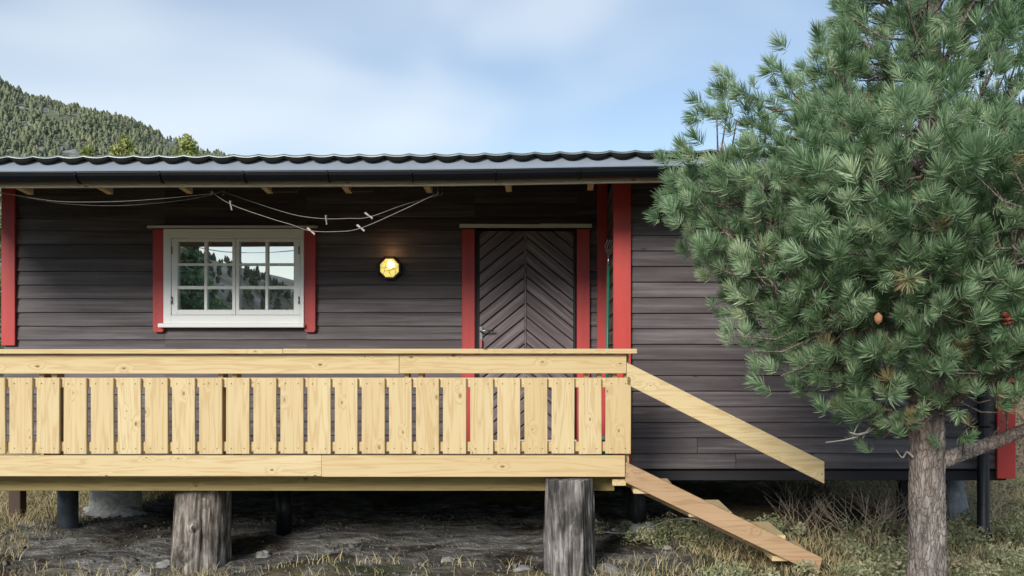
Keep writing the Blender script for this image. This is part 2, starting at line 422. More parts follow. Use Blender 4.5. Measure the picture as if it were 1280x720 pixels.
def clad(mb, x0, x1, yf, zref, zlo, zhi, flip=False):
    """lapped boards facing -y, plane at yf"""
    k0 = math.floor((zlo - zref) / PITCH); z = zref + k0 * PITCH
    while z < zhi:
        a, b = max(z, zlo), min(z + PITCH, zhi)
        if b - a > .02:
            mb.val = random.random()
            wob = random.uniform(-.0015, .0015); n = 10
            xs = [x0 + (x1 - x0) * i / n for i in range(n + 1)]
            lo_j = [random.uniform(-.0012, .0012) for _ in xs]
            rows = []; jx = random.randint(2, n - 2) if (x1 - x0) > 3 and random.random() < .45 else -1
            if jx > 0: xs.insert(jx + 1, xs[jx] + .004); lo_j.append(0); n += 1
            for i, x in enumerate(xs):
                rows.append([mb.bm.verts.new(p) for p in (
                    (x, yf - .024 + wob, a + .013 + lo_j[i]), (x, yf - .027 + wob, a + .017 + lo_j[i]), (x, yf - .016 + wob, b - .008), (x, yf - .012, b - .004), (x, yf - .010, b + .010), (x, yf + .02, b + .010), (x, yf + .02, a + .013 + lo_j[i]))])
            v1, v2 = mb.val, random.random()
            for ri, (r, q) in enumerate(zip(rows, rows[1:])):
                if jx > 0 and ri == jx: continue
                mb.val = v1 if jx < 0 or ri < jx else v2
                for i in range(7):
                    f = mb.bm.faces.new((r[i], q[i], q[(i + 1) % 7], r[(i + 1) % 7])); f[mb.lay] = mb.val
            for rr in (rows[0], rows[-1]):
                f = mb.bm.faces.new(rr); f[mb.lay] = mb.val
        z += PITCH

def roofz(y): return 2.955 + .176 * (y - 6.3)
ZB_LINE, ZF_LINE = PZ(409.3, YB), PZ(432.2, YF)
WB = PZ(589, YF)
wx0, wx1, wz0, wz1 = PX(207, YB), PX(384, YB), PZ(408, YB), PZ(288, YB)
dx0, dx1, dz0, dz1 = PX(594, YB), PX(721, YB), .745, PZ(287.5, YB)
mb = MB()
clad(mb, XL + .012, wx0, YB, ZB_LINE, .55, 3.22)
clad(mb, wx1, dx0, YB, ZB_LINE, .55, 3.22)
clad(mb, dx1, XC, YB, ZB_LINE, .55, 3.22)
clad(mb, wx0, wx1, YB, ZB_LINE, .55, wz0); clad(mb, wx0, wx1, YB, ZB_LINE, wz1, 3.22)
clad(mb, dx0, dx1, YB, ZB_LINE, dz1, 3.22); clad(mb, dx0, dx1, YB, ZB_LINE, .55, dz0 - .06)
wall_b = mb.build('wall', 'clad_x', cabin)
mb = MB(); clad(mb, XC + .06, XR - .05, YF, ZF_LINE, WB, 3.06); mb.build('wall', 'clad_x', cabin)
# side walls: build along x and rotate
def side_wall(xp, y0, y1, zref, zlo, zhi, sign):
    mb = MB(); clad(mb, y0, y1, 0, zref, zlo, zhi)
    def w(c): return Vector((xp + sign * c.y, c.x, c.z))
    return mb.build('wall', 'clad_y', cabin, warp=w)
side_wall(XC + .026, YF - .03, YB, ZF_LINE, .56, 3.1, 1)
side_wall(XL, YB + .02, Y_BACK, ZB_LINE, .56, 3.2, 1)
side_wall(XR, YF + .02, Y_BACK, ZF_LINE, WB, 3.1, -1)
mb = MB(); mb.box(XL + .02, XR - .02, Y_BACK - .02, Y_BACK + .02, .56, 3.1, 0); mb.build('wall', 'black_wood', cabin)
# dark inner shell that keeps daylight out, floor and sill beams
mb = MB()
mb.box(XL + .03, XR - .03, YB + .10, Y_BACK - .03, .60, .66, 0)
mb.box(XC + .03, XR - .03, YF + .05, YB + .10, .60, .66, 0)
mb.build('floor_slab', 'black_wood', cabin)
mb = MB()
mb.box(XC + .03, XR - .03, YF - .005, YF + .14, PZ(600.5, YF), WB + .004, .004)
mb.box(XL + .03, XC + .03, YB, YB + .14, .50, .598, .004)
mb.box(XL + .03, XR - .03, Y_BACK - .2, Y_BACK - .03, .45, .598, .004)
for xx in (-3.9, -2.4, -.9, .6, 2.1): mb.box(xx - .05, xx + .05, YB + .15, Y_BACK - .22, .47, .598, 0)
mb.build('floor_beam', 'black_wood', cabin)
# corner boards
mb = MB(); mb.box(XL, PX(23, YB), YB - .055, YB - .028, PZ(432, YB), 3.16); mb.build('corner_board', 'red', cabin)
mb = MB(); mb.box(XC, PX(788, YF), YF - .060, YF - .030, PZ(588, YF), 3.08); mb.build('corner_board', 'red_b', cabin)
mb = MB(); mb.box(PX(746, YB), PX(759, YB), YB - .055, YB - .028, .74, 3.2); mb.build('corner_board', 'red', cabin)
mb = MB(); mb.box(PX(1242, YF), XR + .02, YF - .060, YF - .030, PZ(597, YF), 3.05); mb.box(XR - .005, XR + .02, YF - .030, YF + .11, PZ(597, YF), 3.05); mb.build('corner_board', 'red_b', cabin)

# ---- roof: eave line rises slightly to the right, as in the photograph
def sag(c):
    return Vector((c.x, c.y, c.z + .034 * min(1.15, max(0, (c.x + 2.3) / 3.1)) + .004 * math.sin(c.x * 1.9)))
RXL, RXR = XL - .45, XR + .42
Y_RIDGE = 10.0
def zig(x, p=.1835): return abs(math.sin(math.pi * x / p))
roof_y = []
def sheet(y0, y1, zf, rows, sgn):
    """stepped, waved sheet metal"""
    xs = np.arange(RXL, RXR, .1835 / 8); V = []; Fc = []
    prof = lambda x: .013 * (1 - zig(x) ** .9)
    step = (y1 - y0) / rows
    for r in range(rows):
        for e in (0, 1):
            y = y0 + step * (r + e); lift = .020 if e == 0 else .0
            for x in xs: V.append((x, y, zf(y) + prof(x) + lift))
        # front lip of each row
        for x in xs: V.append((x, y0 + step * r - .001 * sgn, zf(y0 + step * r) + prof(x) - .002 if r else zf(y0) + prof(x) + .006))
    n = len(xs)
    for r in range(rows):
        b = r * 3 * n
        for i in range(n - 1):
            Fc.append((b + i, b + i + 1, b + n + i + 1, b + n + i)); Fc.append((b + 2 * n + i, b + 2 * n + i + 1, b + i + 1, b + i))
    V = np.array([sag(Vector(v)) for v in V]); return V, np.array(Fc)
tz = lambda y: 3.020 + .176 * (y - 6.27) if y <= Y_RIDGE else 3.020 + .176 * (2 * Y_RIDGE - 6.27 - y)
V1, F1 = sheet(6.225, Y_RIDGE, tz, 11, 1); V2, F2 = sheet(2 * Y_RIDGE - 6.225, Y_RIDGE, tz, 11, -1)
roof = raw('roof', np.vstack([V1, V2]), np.vstack([F1, F2 + len(V1)]), 'tile', cabin, (-.7, 8.2, 3.2))
# closure below the first row: bowl-shaped dark ends
xs = np.arange(RXL, RXR, .1835 / 10); V = []; Fc = []
for x in xs:
    V.append((x, 6.232, tz(6.23) + .013 * (1 - zig(x)) + .005)); V.append((x, 6.232, tz(6.23) + .013 - .048 * zig(x) ** .8)); V.append((x, 6.30, tz(6.30) + .005 - .030 * zig(x) ** .8)); V.append((x, 6.30, tz(6.30) + .01))
for i in range(len(xs) - 1):
    for k in range(3): Fc.append((4 * i + k, 4 * i + 4 + k, 4 * i + 5 + k, 4 * i + 1 + k))
raw('tile_closure', np.array([sag(Vector(v)) for v in V]), Fc, 'filler', roof, (-.7, 6.26, 3.0))
def strip(name, mat, prof, parent, n=60, x0=RXL, x1=RXR):
    mb = MB(); rows = []
    for i in range(n + 1):
        x = x0 + (x1 - x0) * i / n; rows.append([mb.bm.verts.new((x, y, z)) for y, z in prof])
    k = len(prof)
    for a, b in zip(rows, rows[1:]):
        for j in range(k): mb.bm.faces.new((a[j], b[j], b[(j + 1) % k], a[(j + 1) % k]))
    mb.bm.faces.new(rows[0]); mb.bm.faces.new(rows[-1])
    return mb.build(name, mat, parent, warp=sag)
strip('eave_flashing', 'flash', [(6.290, 3.026), (6.205, 2.926), (6.196, 2.922), (6.197, 2.917), (6.212, 2.921), (6.296, 3.018)], roof)
strip('fascia_board', 'wood_old', [(6.318, 2.824), (6.350, 2.824), (6.350, 3.00), (6.318, 3.00)], roof)
gp = [(6.212 + .052 - .052 * math.cos(a), 2.908 - .060 * math.sin(a)) for a in np.linspace(0, math.pi, 10)]
gutter = strip('gutter', 'gutter', [(6.206, 2.908), (6.206, 2.916)] + [(6.214, 2.916)] + [(y + .004, z + .002) for y, z in gp[1:-1]] + [(6.3175, 2.916), (6.3165, 2.908)] + gp[::-1], roof)
for k in range(-8, 12):
    x = PX(94, 6.21) + k * .613
    if RXL + .1 < x < RXR - .1:
        mb = MB(); ring = [(6.212 + .052 - .058 * math.cos(a), 2.909 - .067 * math.sin(a)) for a in np.linspace(-.15, math.pi, 9)]
        mb.tube([(x, y, z) for y, z in ring], .0065, 6); mb.build('gutter_bracket', 'gutter', gutter, warp=sag)
mb = MB()
def ceil_box(x0, x1, y0, y1):
    vs = [mb.bm.verts.new((x, y, roofz(y) + dz)) for x in (x0, x1) for y in (y0, y1) for dz in (0, .03)]
    for q in ((0, 1, 3, 2), (4, 6, 7, 5), (0, 4, 5, 1), (2, 3, 7, 6), (0, 2, 6, 4), (1, 5, 7, 3)): mb.bm.faces.new([vs[i] for i in q])
ceil_box(RXL + .02, RXR - .02, 6.352, 9.9)
mb.build('soffit', 'black_wood', roof, warp=sag)
for sx in (RXL, RXR - .03):
    mb = MB(); mb.prism([(0, 0), (.03, 0), (.03, .2), (0, .2)], 6.36, 9.98, 0)
    mb.build('verge_board', 'black_wood', roof, warp=lambda c, sx=sx: Vector((c.x + sx, c.y, roofz(c.y) + c.z - .05)))
for px in (-186, -84, 18, 120, 222, 325, 426, 529, 631, 735, 838, 940, 1042, 1144, 1246):
    x = PX(px, 6.34); mb = MB(); mb.prism([(x, 2.822), (x + .045, 2.822), (x + .045, 2.99), (x, 2.99)], 6.352, 6.50, .002)
    mb.build('rafter_tail', 'wood_y', roof, warp=lambda c: sag(Vector((c.x, c.y, c.z - (.12 * (c.y - 6.35) if c.z < 2.9 else 0)))))
for px in (338, 433):   # short reddish blocking between the rafter tails
    x = PX(px, 6.46); mb = MB(); mb.box(x, x + .20, 6.47, 6.50, 2.812, 2.95, .002); mb.build('blocking', 'post_wood', roof, warp=sag)
# downspout at the right corner
mb = MB(); px = PX(1229, 7.02); mb.tube([(px, 6.27, 2.86), (px, 6.32, 2.72), (px, 6.95, 2.45), (px, 7.02, 2.35), (px, 7.02, .15), (px, 6.97, .08)], .048, 14)
for z in (.98, 1.9): mb.tube([(px, 7.02, z), (px, 7.02, z + .03)], .055, 14)
mb.build('downspout', 'dark_pipe', cabin)
mb = MB(); mb.box(px - .05, px + .05, 7.062, 7.085, 1.0, 1.02, 0); mb.build('pipe_clamp', 'metal', cabin)

# ---- window
yf = YB - .03
win = MB()
x0, x1, z0, z1 = PX(208.6, YB), PX(382.6, YB), PZ(404.5, YB), PZ(287.6, YB)
sx0, sx1, sz0, sz1 = PX(218.5, YB), PX(377.7, YB), PZ(394, YB), PZ(299, YB)
win.box(x0, sx0 - .003, yf - .045, yf + .06, z0, z1); win.box(sx1 + .003, x1, yf - .045, yf + .06, z0, z1)
win.box(sx0 - .003, sx1 + .003, yf - .045, yf + .06, sz1 + .003, z1); win.box(sx0 - .003, sx1 + .003, yf - .045, yf + .06, z0, sz0 - .003)
win.box(PX(250, YB), PX(345, YB), yf - .047, yf - .044, PZ(297.2, YB), PZ(296.2, YB), 0)
win = win.build('window', 'white', cabin)
cols = [(226, 258.5), (262.2, 293.6), (302.1, 334.3), (337.7, 369.8)]; rws = [(302.9, 329.7), (332.8, 358.0), (362.0, 387.6)]
for side in (0, 1):
    mb = MB(); a, b = (sx0, PX(297.6, YB)) if side == 0 else (PX(298.2, YB), sx1); c0, c1 = cols[2 * side], cols[2 * side + 1]
    g = [PX(c0[0], YB), PX(c0[1], YB), PX(c1[0], YB), PX(c1[1], YB)]
    mb.box(a, g[0], yf - .038, yf + .03, sz0, sz1); mb.box(g[3], b, yf - .038, yf + .03, sz0, sz1)
    zt, zb = PZ(rws[0][0], YB), PZ(rws[2][1], YB)
    mb.box(g[0], g[3], yf - .038, yf + .03, zt, sz1); mb.box(g[0], g[3], yf - .038, yf + .03, sz0, zb)
    mb.box(g[1], g[2], yf - .031, yf + .02, zb, zt)
    for (q0, q1) in ((g[0], g[1]), (g[2], g[3])):
        for (r0, r1) in ((rws[0][1], rws[1][0]), (rws[1][1], rws[2][0])): mb.box(q0, q1, yf - .031, yf + .02, PZ(r1, YB), PZ(r0, YB))
    mb.build('sash', 'white', win)
    mb = MB(); mb.box(g[0] - .004, g[3] + .004, yf - .008 + .002 * side, yf + .004, zb - .004, zt + .004, 0)
    mb.build('pane', 'glass', win)
for px in (219.2, 376.8):
    for py in (314, 376):
        mb = MB(); x = PX(px, YB); z = PZ(py, YB); mb.tube([(x, yf - .05, z - .035), (x, yf - .05, z + .035)], .007, 8); mb.build('hinge', 'metal', win)
for a, b in ((194.8, 208.2), (382.9, 396.6)):
    mb = MB(); xa, xb = PX(a, YB), PX(b, YB); zb, zt = PZ(415.5, YB), PZ(288.2, YB)
    mb.prism([(xa, zt), (xa, zb + .02), (xa + .012, zb), (xb - .012, zb), (xb, zb + .02), (xb, zt)], yf - .034, yf + .004); mb.build('casing', 'red', win)
mb = MB(); mb.prism([(0, 0), (1, 0), (1, 1), (0, 1)], 0, 1, 0)
def fl(a, b, t, bt): return lambda c: Vector((a + (b - a) * c.x, yf - .085 + .09 * c.y, bt + .006 + (t - bt) * c.z * .7 + .012 * c.y))
mb.build('head_flashing', 'grey_white', win, warp=fl(PX(191, YB), PX(398.5, YB), PZ(283.6, YB), PZ(288, YB)))
mb = MB(); mb.box(PX(203.6, YB), PX(384, YB), yf - .080, yf - .035, PZ(409.8, YB), PZ(404.6, YB), .006); mb.build('sill', 'white', win)

# ---- door
LX0, LX1, LZ0, LZ1 = PX(597, YB), PX(719.5, YB), .775, PZ(290, YB)
xc = PX(657, YB)
mb = MB(); mb.box(LX0, LX1, yf + .005, yf + .03, LZ0, LZ1, .002)
for a, b in ((LX0, LX0 + .022), (LX1 - .022, LX1)): mb.box(a, b, yf - .028, yf + .004, LZ0, LZ1)
door = mb.build('door', 'black_wood', cabin)
def chevron(name, xa, xb, sign, mat):
    bm = bmesh.new(); lay = bm.faces.layers.float.new('board')
    th = R(39) * sign; cx = (xa + xb) / 2; L = 1.6; pv = .1265
    z = LZ0 - .6
    while z < LZ1 + .6:
        r = bmesh.ops.create_cube(bm, size=1.0); vs = r['verts']
        h = pv * math.cos(th) - .010
        for v in vs: v.co = Vector((v.co.x * L, v.co.y * .024, v.co.z * h))
        es = list(set(e for v in vs for e in v.link_edges)); fs0 = set(f for v in vs for f in v.link_faces)
        rb = bmesh.ops.bevel(bm, geom=es, offset=.006, segments=2, affect='EDGES', profile=.5)
        val = random.random()
        vs = set(v for f in (set(rb['faces']) | set(f for f in fs0 if f.is_valid)) for v in f.verts)
        for f in set(f for v in vs for f in v.link_faces): f[lay] = val
        for v in vs:
            x, zz = v.co.x, v.co.z; v.co = Vector((cx + x * math.cos(th) - zz * math.sin(th), yf - .010 + v.co.y, z + x * math.sin(th) + zz * math.cos(th)))
        z += pv
    for co, no in (((xa, 0, 0), (-1, 0, 0)), ((xb, 0, 0), (1, 0, 0)), ((0, 0, LZ0), (0, 0, -1)), ((0, 0, LZ1), (0, 0, 1))):
        bmesh.ops.bisect_plane(bm, geom=bm.verts[:] + bm.edges[:] + bm.faces[:], plane_co=co, plane_no=no, clear_outer=True)
    m = MB(); m.bm.free(); m.bm = bm
    return m.build(name, mat, door)
chevron('board_panel', LX0 + .024, xc - .011, 1, 'door_l'); chevron('board_panel', xc + .011, LX1 - .024, -1, 'door_r')
mb = MB(); mb.box(xc - .009, xc + .009, yf - .028, yf + .004, LZ0, LZ1); mb.build('centre_batten', 'door_l', door)
for a, b in ((578.4, 594.2), (720.8, 737)):
    mb = MB(); mb.box(PX(a, YB), PX(b, YB), yf - .034, yf + .004, .742, PZ(288, YB)); mb.build('casing', 'red', door)
mb = MB(); mb.box(PX(594.4, YB), LX0 - .003, yf - .022, yf + .06, .745, LZ1 + .01); mb.box(LX1 + .003, PX(720.6, YB), yf - .022, yf + .06, .745, LZ1 + .01); mb.build('door_frame', 'black_wood', door)
mb = MB(); mb.prism([(0, 0), (1, 0), (1, 1), (.62, 1.05), (.6, .9), (0, 1)], 0, 1, 0)
mb.build('head_flashing', 'grey_white', door, warp=fl(PX(576, YB), PX(739.5, YB), PZ(280.8, YB), PZ(287.6, YB)))
mb = MB(); mb.box(PX(594, YB), PX(721, YB), yf - .07, yf + .06, .735, .768, .006); mb.build('threshold', 'grey_white', door)
hx, hz = PX(602, YB), PZ(414.5, YB)
mb = MB(); mb.box(hx - .016, hx + .016, yf - .034, yf - .026, hz - .12, hz + .05, .003)
mb.tube([(hx, yf - .03, hz), (hx, yf - .075, hz), (hx + .02, yf - .085, hz + .004), (hx + .125, yf - .08, hz + .006)], .0095, 8); mb.build('handle', 'metal', door)
mb = MB(); mb.tube([(hx, yf - .03, hz - .075), (hx, yf - .06, hz - .075)], .004, 6); mb.box(hx - .012, hx + .012, yf - .062, yf - .056, hz - .155, hz - .08, .002); mb.build('key', 'key_tag', door)

# ---- wall lamp
lx, lz = PX(489, YB), PZ(336, YB); ly = YB - .032
mb = MB()
def octo(r, y, rot=.3927): return [Vector((lx + r * math.cos(rot + k * math.pi / 4), y, lz + r * math.sin(rot + k * math.pi / 4))) for k in range(8)]
def loft(mb, loops, cap0=False, cap1=False, smooth=False):
    L = [[mb.bm.verts.new(p) for p in lp] for lp in loops]
    for a, b in zip(L, L[1:]):
        for k in range(len(a)): f = mb.bm.faces.new((a[k], a[(k + 1) % len(a)], b[(k + 1) % len(a)], b[k])); f.smooth = smooth
    if cap0: mb.bm.faces.new(L[0][::-1])
    if cap1: mb.bm.faces.new(L[-1])
lampo = empty('wall_lamp', (lx, YB - .03, lz), 'lit eight sided amber glass lamp on the dark wall between window and door', 'lamp')
loft(mb, [octo(.105, ly), octo(.122, ly - .012), octo(.122, ly - .040), octo(.110, ly - .052), octo(.094, ly - .052), octo(.094, ly - .02)], True, True)
for k in range(8):
    p = octo(.118, ly - .05)[k]; mb.tube([p, p + Vector((0, .05, 0))], .006, 6)
mb.build('lamp_frame', 'dark_metal', lampo)
mb = MB(); loft(mb, [octo(.094, ly - .046), octo(.085, ly - .075), octo(.060, ly - .098), octo(.025, ly - .106)], False, True)
mb.build('lamp_glass', 'lamp_glass', lampo)
bm = bmesh.new(); bmesh.ops.create_uvsphere(bm, u_segments=16, v_segments=10, radius=.034)
for v in bm.verts: v.co += Vector((lx + .022, ly - .098, lz + .026))
m = MB(); m.bm.free(); m.bm = bm; m.build('bulb', 'bulb', lampo)
ld = bpy.data.lights.new('lamp light', 'POINT'); ld.energy = .16; ld.color = (1, .52, .2); ld.shadow_soft_size = .05
lo = bpy.data.objects.new('lamp_light', ld); COL.objects.link(lo); lo.location = (lx + .01, ly - .085, lz + .16)

# ------------------------------------------------------------------ terrace with railing
DL = -5.0; DZ = .725
deck = empty('terrace', (-2.2, 7.1, .6), 'raised terrace of new pale pine with an upright board railing along the front', 'terrace')
mb = MB(); y = 6.138
while y < YB - .08:
    y2 = min(y + .118, YB - .062); mb.box(DL, XC - .012, y, y2, DZ - .028, DZ + random.uniform(-.001, .001), .003); y += .123
mb.build('decking', 'wood_x', deck)
def plank(name, px0, px1, py0, py1, y0, y1, mat, par, S=YR):
    mb = MB(); mb.box(PX(px0, S), PX(px1, S), y0, y1, PZ(py1, S), PZ(py0, S), .003); return mb.build(name, mat, par)
FL = VX + DL * F / YR
plank('fascia_board', FL, 402.2, 569.3, 595.2, YR - .006, YR + .030, 'wood_x', deck)
plank('fascia_board', 402.4, 781.3, 569.3, 596, YR - .006, YR + .030, 'wood_x', deck)
mb = MB(); mb.box(DL, PX(768, 6.36), 6.36, 6.408, PZ(613.5, 6.36), DZ - .031, .003); mb.build('rim_joist', 'wood_joist', deck)
mb = MB()
for k in range(10):
    x = DL + .1 + k * .58; mb.box(x, x + .048, 6.41, YB - .1, .565, DZ - .031, 0)
mb.box(DL, XC - .05, 7.35, 7.40, .455, .563, 0)
mb.build('deck_joist', 'wood_joist', deck)
mb = MB(); mb.box(PX(765, 6.2), PX(782, 6.2), 6.15, 6.34, PZ(606, 6.2), PZ(598, 6.2), .003); mb.build('end_block', 'wood_y', deck)
rail = plank('railing', FL, 788, 472.2, 484.5, YR + .012, YR + .048, 'wood_x', deck)   # upper back rail carries the rest
plank('lower_rail', FL, 787, 552.5, 564.5, YR + .012, YR + .048, 'wood_x', rail)
plank('top_board', FL, 499.2, 442.9, 467.2, YR - .010, YR + .026, 'wood_x', rail)
plank('top_board', 499.6, 783, 442.6, 466.8, YR - .010, YR + .026, 'wood_x', rail)
plank('rail_cap', FL, 356.5, 436.4, 442.2, YR - .055, YR + .115, 'wood_x', rail)
plank('rail_cap', 356.8, 795.5, 436.0, 442.0, YR - .055, YR + .115, 'wood_x', rail)
for a, b in ((-180, -163), (43.5, 60), (269.5, 286.5), (503.5, 521.5), (730, 746.5), (766, 781)):
    mb = MB()
    for p in (a, b): mb.box(PX(p, YR), PX(p, YR) + .034, YR + .050, YR + .146, DZ + .003, PZ(442.4, YR), .002)
    mb.build('rail_post', 'wood_z', rail)
mb = MB(); mb.box(-.0825, .0825, -.011, .011, -.2715, .2715, .003)
for sx in (-.045, .045):
    for sz in (-.232, .231): mb.tube([(sx + random.uniform(-.006, .006), -.0122, sz), (sx + .001, -.0095, sz)], .0042, 8)
for f in mb.bm.faces: f.material_index = 1 if f.calc_area() < 1e-4 and max(v.co.y for v in f.verts) < -.009 and abs(abs(f.calc_center_median().z) - .2315) < .006 else 0
bmp = mb.bm; me = bpy.data.meshes.new('picket'); bmesh.ops.recalc_face_normals(bmp, faces=bmp.faces); bmp.to_mesh(me); bmp.free(); me.materials.append(M['wood_z']); me.materials.append(M['screw'])
for k in range(-5, 23):
    cx = 12.8 + 33.83 * k + (14.4 if k < 22 else 15.6)
    w = 1.11 if k == 22 else random.uniform(.985, 1.012)
    o = link('picket', me, rail, Vector((PX(cx, YR), YR - .001, PZ(519.9, YR) + random.uniform(-.002, .002))))
    o.scale = (w, 1, 1); o.rotation_euler = (0, R(random.uniform(-.22, .22)), 0)

# ------------------------------------------------------------------ stairs
stair = empty('stairs', (PX(905, YR), 6.5, 0), 'open wooden steps with sloping handrail board at the right end of the terrace', 'stairs')
def slope(name, pts, y0, y1, mat, S=YR):
    mb = MB(); mb.prism([(PX(a, S), PZ(b, S)) for a, b in pts], y0, y1, .003)
    return mb.build(name, mat, stair)
SP = [(782.2, 577.5), (1028, 697.5), (1023, 719), (781.8, 603)]
slope('stringer', SP, YR - .004, YR + .040, 'wood_stair'); slope('stringer', [(a, b + 15) for a, b in SP], YR + .50, YR + .544, 'wood_stair')
slope('handrail', [(783.4, 453), (1030, 577), (1030, 604.5), (783.4, 480.5)], YR - .012, YR + .024, 'wood_x')
for xr, z in ((.84, .612), (1.24, .445), (1.63, .275), (1.84, .125)):
    mb = MB(); mb.box(xr - .31, xr - .160, YR + .042, YR + .550, z - .036, z, .004); mb.box(xr - .152, xr, YR + .042, YR + .550, z - .036, z + .001, .004); mb.build('tread', 'wood_y', stair)

# ------------------------------------------------------------------ supports
def lumpy(name, label, cx, cy, z0, z1, r0, r1, mat, lean=0.0, knots=()):
    n, m_ = 150, 80; mb = MB(); rings = []
    for j in range(m_ + 1):
        t = j / m_; z = z0 + (z1 - z0) * t; ring = []
        for k in range(n):
            a = 2 * math.pi * k / n; r = r0 + (r1 - r0) * t
            p = Vector((math.cos(a) * 2.2 + cx * 5, math.sin(a) * 2.2, z * 1.1))
            r *= 1 + .15 * mn.noise(p * .8) + .05 * mn.noise(Vector((math.cos(a) * 9, math.sin(a) * 9, z * 2.0 + cx)))
            r -= .030 * max(0, .30 - abs(mn.noise(Vector((math.cos(a) * 7 + cx, math.sin(a) * 7, z * 1.3 + cx))) * 1.6)) + .012 * max(0, mn.noise(Vector((math.cos(a) * 16, math.sin(a) * 16, z * 1.4 + cx)))) + .006 * mn.noise(Vector((math.cos(a) * 30, math.sin(a) * 30, z * 7)))
            for (ka, kz, kr, kh) in knots:
                dd = ((a - ka + math.pi) % (2 * math.pi) - math.pi) * r; q = (dd * dd + (z - kz) ** 2) / kr ** 2
                r += kh * math.exp(-q * 2) - kh * .6 * math.exp(-((math.sqrt(q) - 1.25) / .25) ** 2) * .5
            ring.append(mb.bm.verts.new((cx + lean * t + r * math.cos(a), cy + r * math.sin(a), z)))
        rings.append(ring)
    for a, b in zip(rings, rings[1:]):
        for k in range(n): f = mb.bm.faces.new((a[k], a[(k + 1) % n], b[(k + 1) % n], b[k])); f.smooth = True
    mb.bm.faces.new(rings[-1]); mb.bm.faces.new(rings[0][::-1])
    o = mb.build(name, mat); return tag(o, label, 'log post', 'log posts under the terrace')
lumpy('log_post', 'thick pale brown log post with knots under the left part of the terrace', PX(249, 6.63), 6.63, -.14, .672, .222, .205, 'log_brown', .03, ((-1.45, .28, .035, .03), (-1.75, .07, .06, .035), (-1.1, .45, .04, .012)))
lumpy('log_post', 'dark grey cracked log post under the right end of the terrace', PX(712, 6.175), 6.175, -.05, .69, .182, .165, 'log_grey', 0, ((-1.3, .35, .04, .01),))
def pier(name, label, pts, rad, mat, n=20, cat='pier', **kw):
    mb = MB(); mb.tube(pts, rad, n); return tag(mb.build(name, mat), label, cat, kw.get('group', 'piers under the cabin'))
def blob(name, cx, cy, rx, ry, h, mat, label=None, cat=None, parent=None, seed=0):
    bm = bmesh.new(); bmesh.ops.create_icosphere(bm, subdivisions=4, radius=1)
    for v in bm.verts:
        q = v.co.copy(); d = 1 + .35 * mn.noise(q * 1.6 + Vector((seed, 0, 0))) + .16 * mn.noise(q * 4.5 + Vector((seed, 4, 0))) + .07 * mn.noise(q * 11)
        v.co = Vector((cx + q.x * d * rx, cy + q.y * d * ry, max(-.06, q.z * d * h) + height(cx, cy)))
    for f in bm.faces: f.smooth = True
    m = MB(); m.bm.free(); m.bm = bm; o = m.build(name, mat, parent)
    if label: tag(o, label, cat)
    return o
x = PX(85, 7.46)
pier('steel_pier', 'blue grey steel pipe pier standing on rock beneath the left part of the terrace', [(x, 7.46, -.02), (x, 7.46, .452)], .082, 'steel_pipe')
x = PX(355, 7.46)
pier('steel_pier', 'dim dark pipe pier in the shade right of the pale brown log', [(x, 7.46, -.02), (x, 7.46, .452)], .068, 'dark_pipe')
x = PX(795, 7.42)
p3 = pier('steel_pier', 'dark pipe pier set in a lump of concrete behind the stairs', [(x, 7.42, -.02), (x, 7.42, .20), (x, 7.42, .52)], [.088, .080, .076], 'dark_pipe')
tag(blob('concrete_footing', PX(800, 7.40), 7.40, .21, .16, .09, 'concrete', parent=p3, seed=2))
x = PX(22, 7.9); mb = MB(); mb.box(x - .055, x + .055, 7.85, 7.95, -.02, .50, .006)
tag(mb.build('wooden_post', 'post_wood'), 'slim dark brown wooden post in dry grass at the far left under the terrace', 'post', 'piers under the cabin')
x = PX(143, 8.33)
p4 = pier('concrete_pier', 'broad rough concrete pier with spilled mortar at its foot under the left wall', [(x, 8.36, -.02), (x, 8.36, .20), (x, 8.36, .498)], [.235, .230, .228], 'concrete', 28)
blob('mortar_spill', x + .02, 8.25, .31, .17, .10, 'concrete', parent=p4, seed=9)
x = PX(1193, 7.75)
pier('concrete_pier', 'tapered pale blue grey pier behind the pine trunk', [(x + .02, 7.75, -.03), (x + .01, 7.75, .2), (x - .03, 7.75, .59)], [.115, .108, .075], 'grey_pier')
x = PX(1129, 7.8); mb = MB(); mb.box(x - .045, x + .045, 7.75, 7.85, -.03, .598, .005)
tag(mb.build('wooden_post', 'black_wood'), 'black square post under the right wall beside the pine trunk', 'post', 'piers under the cabin')

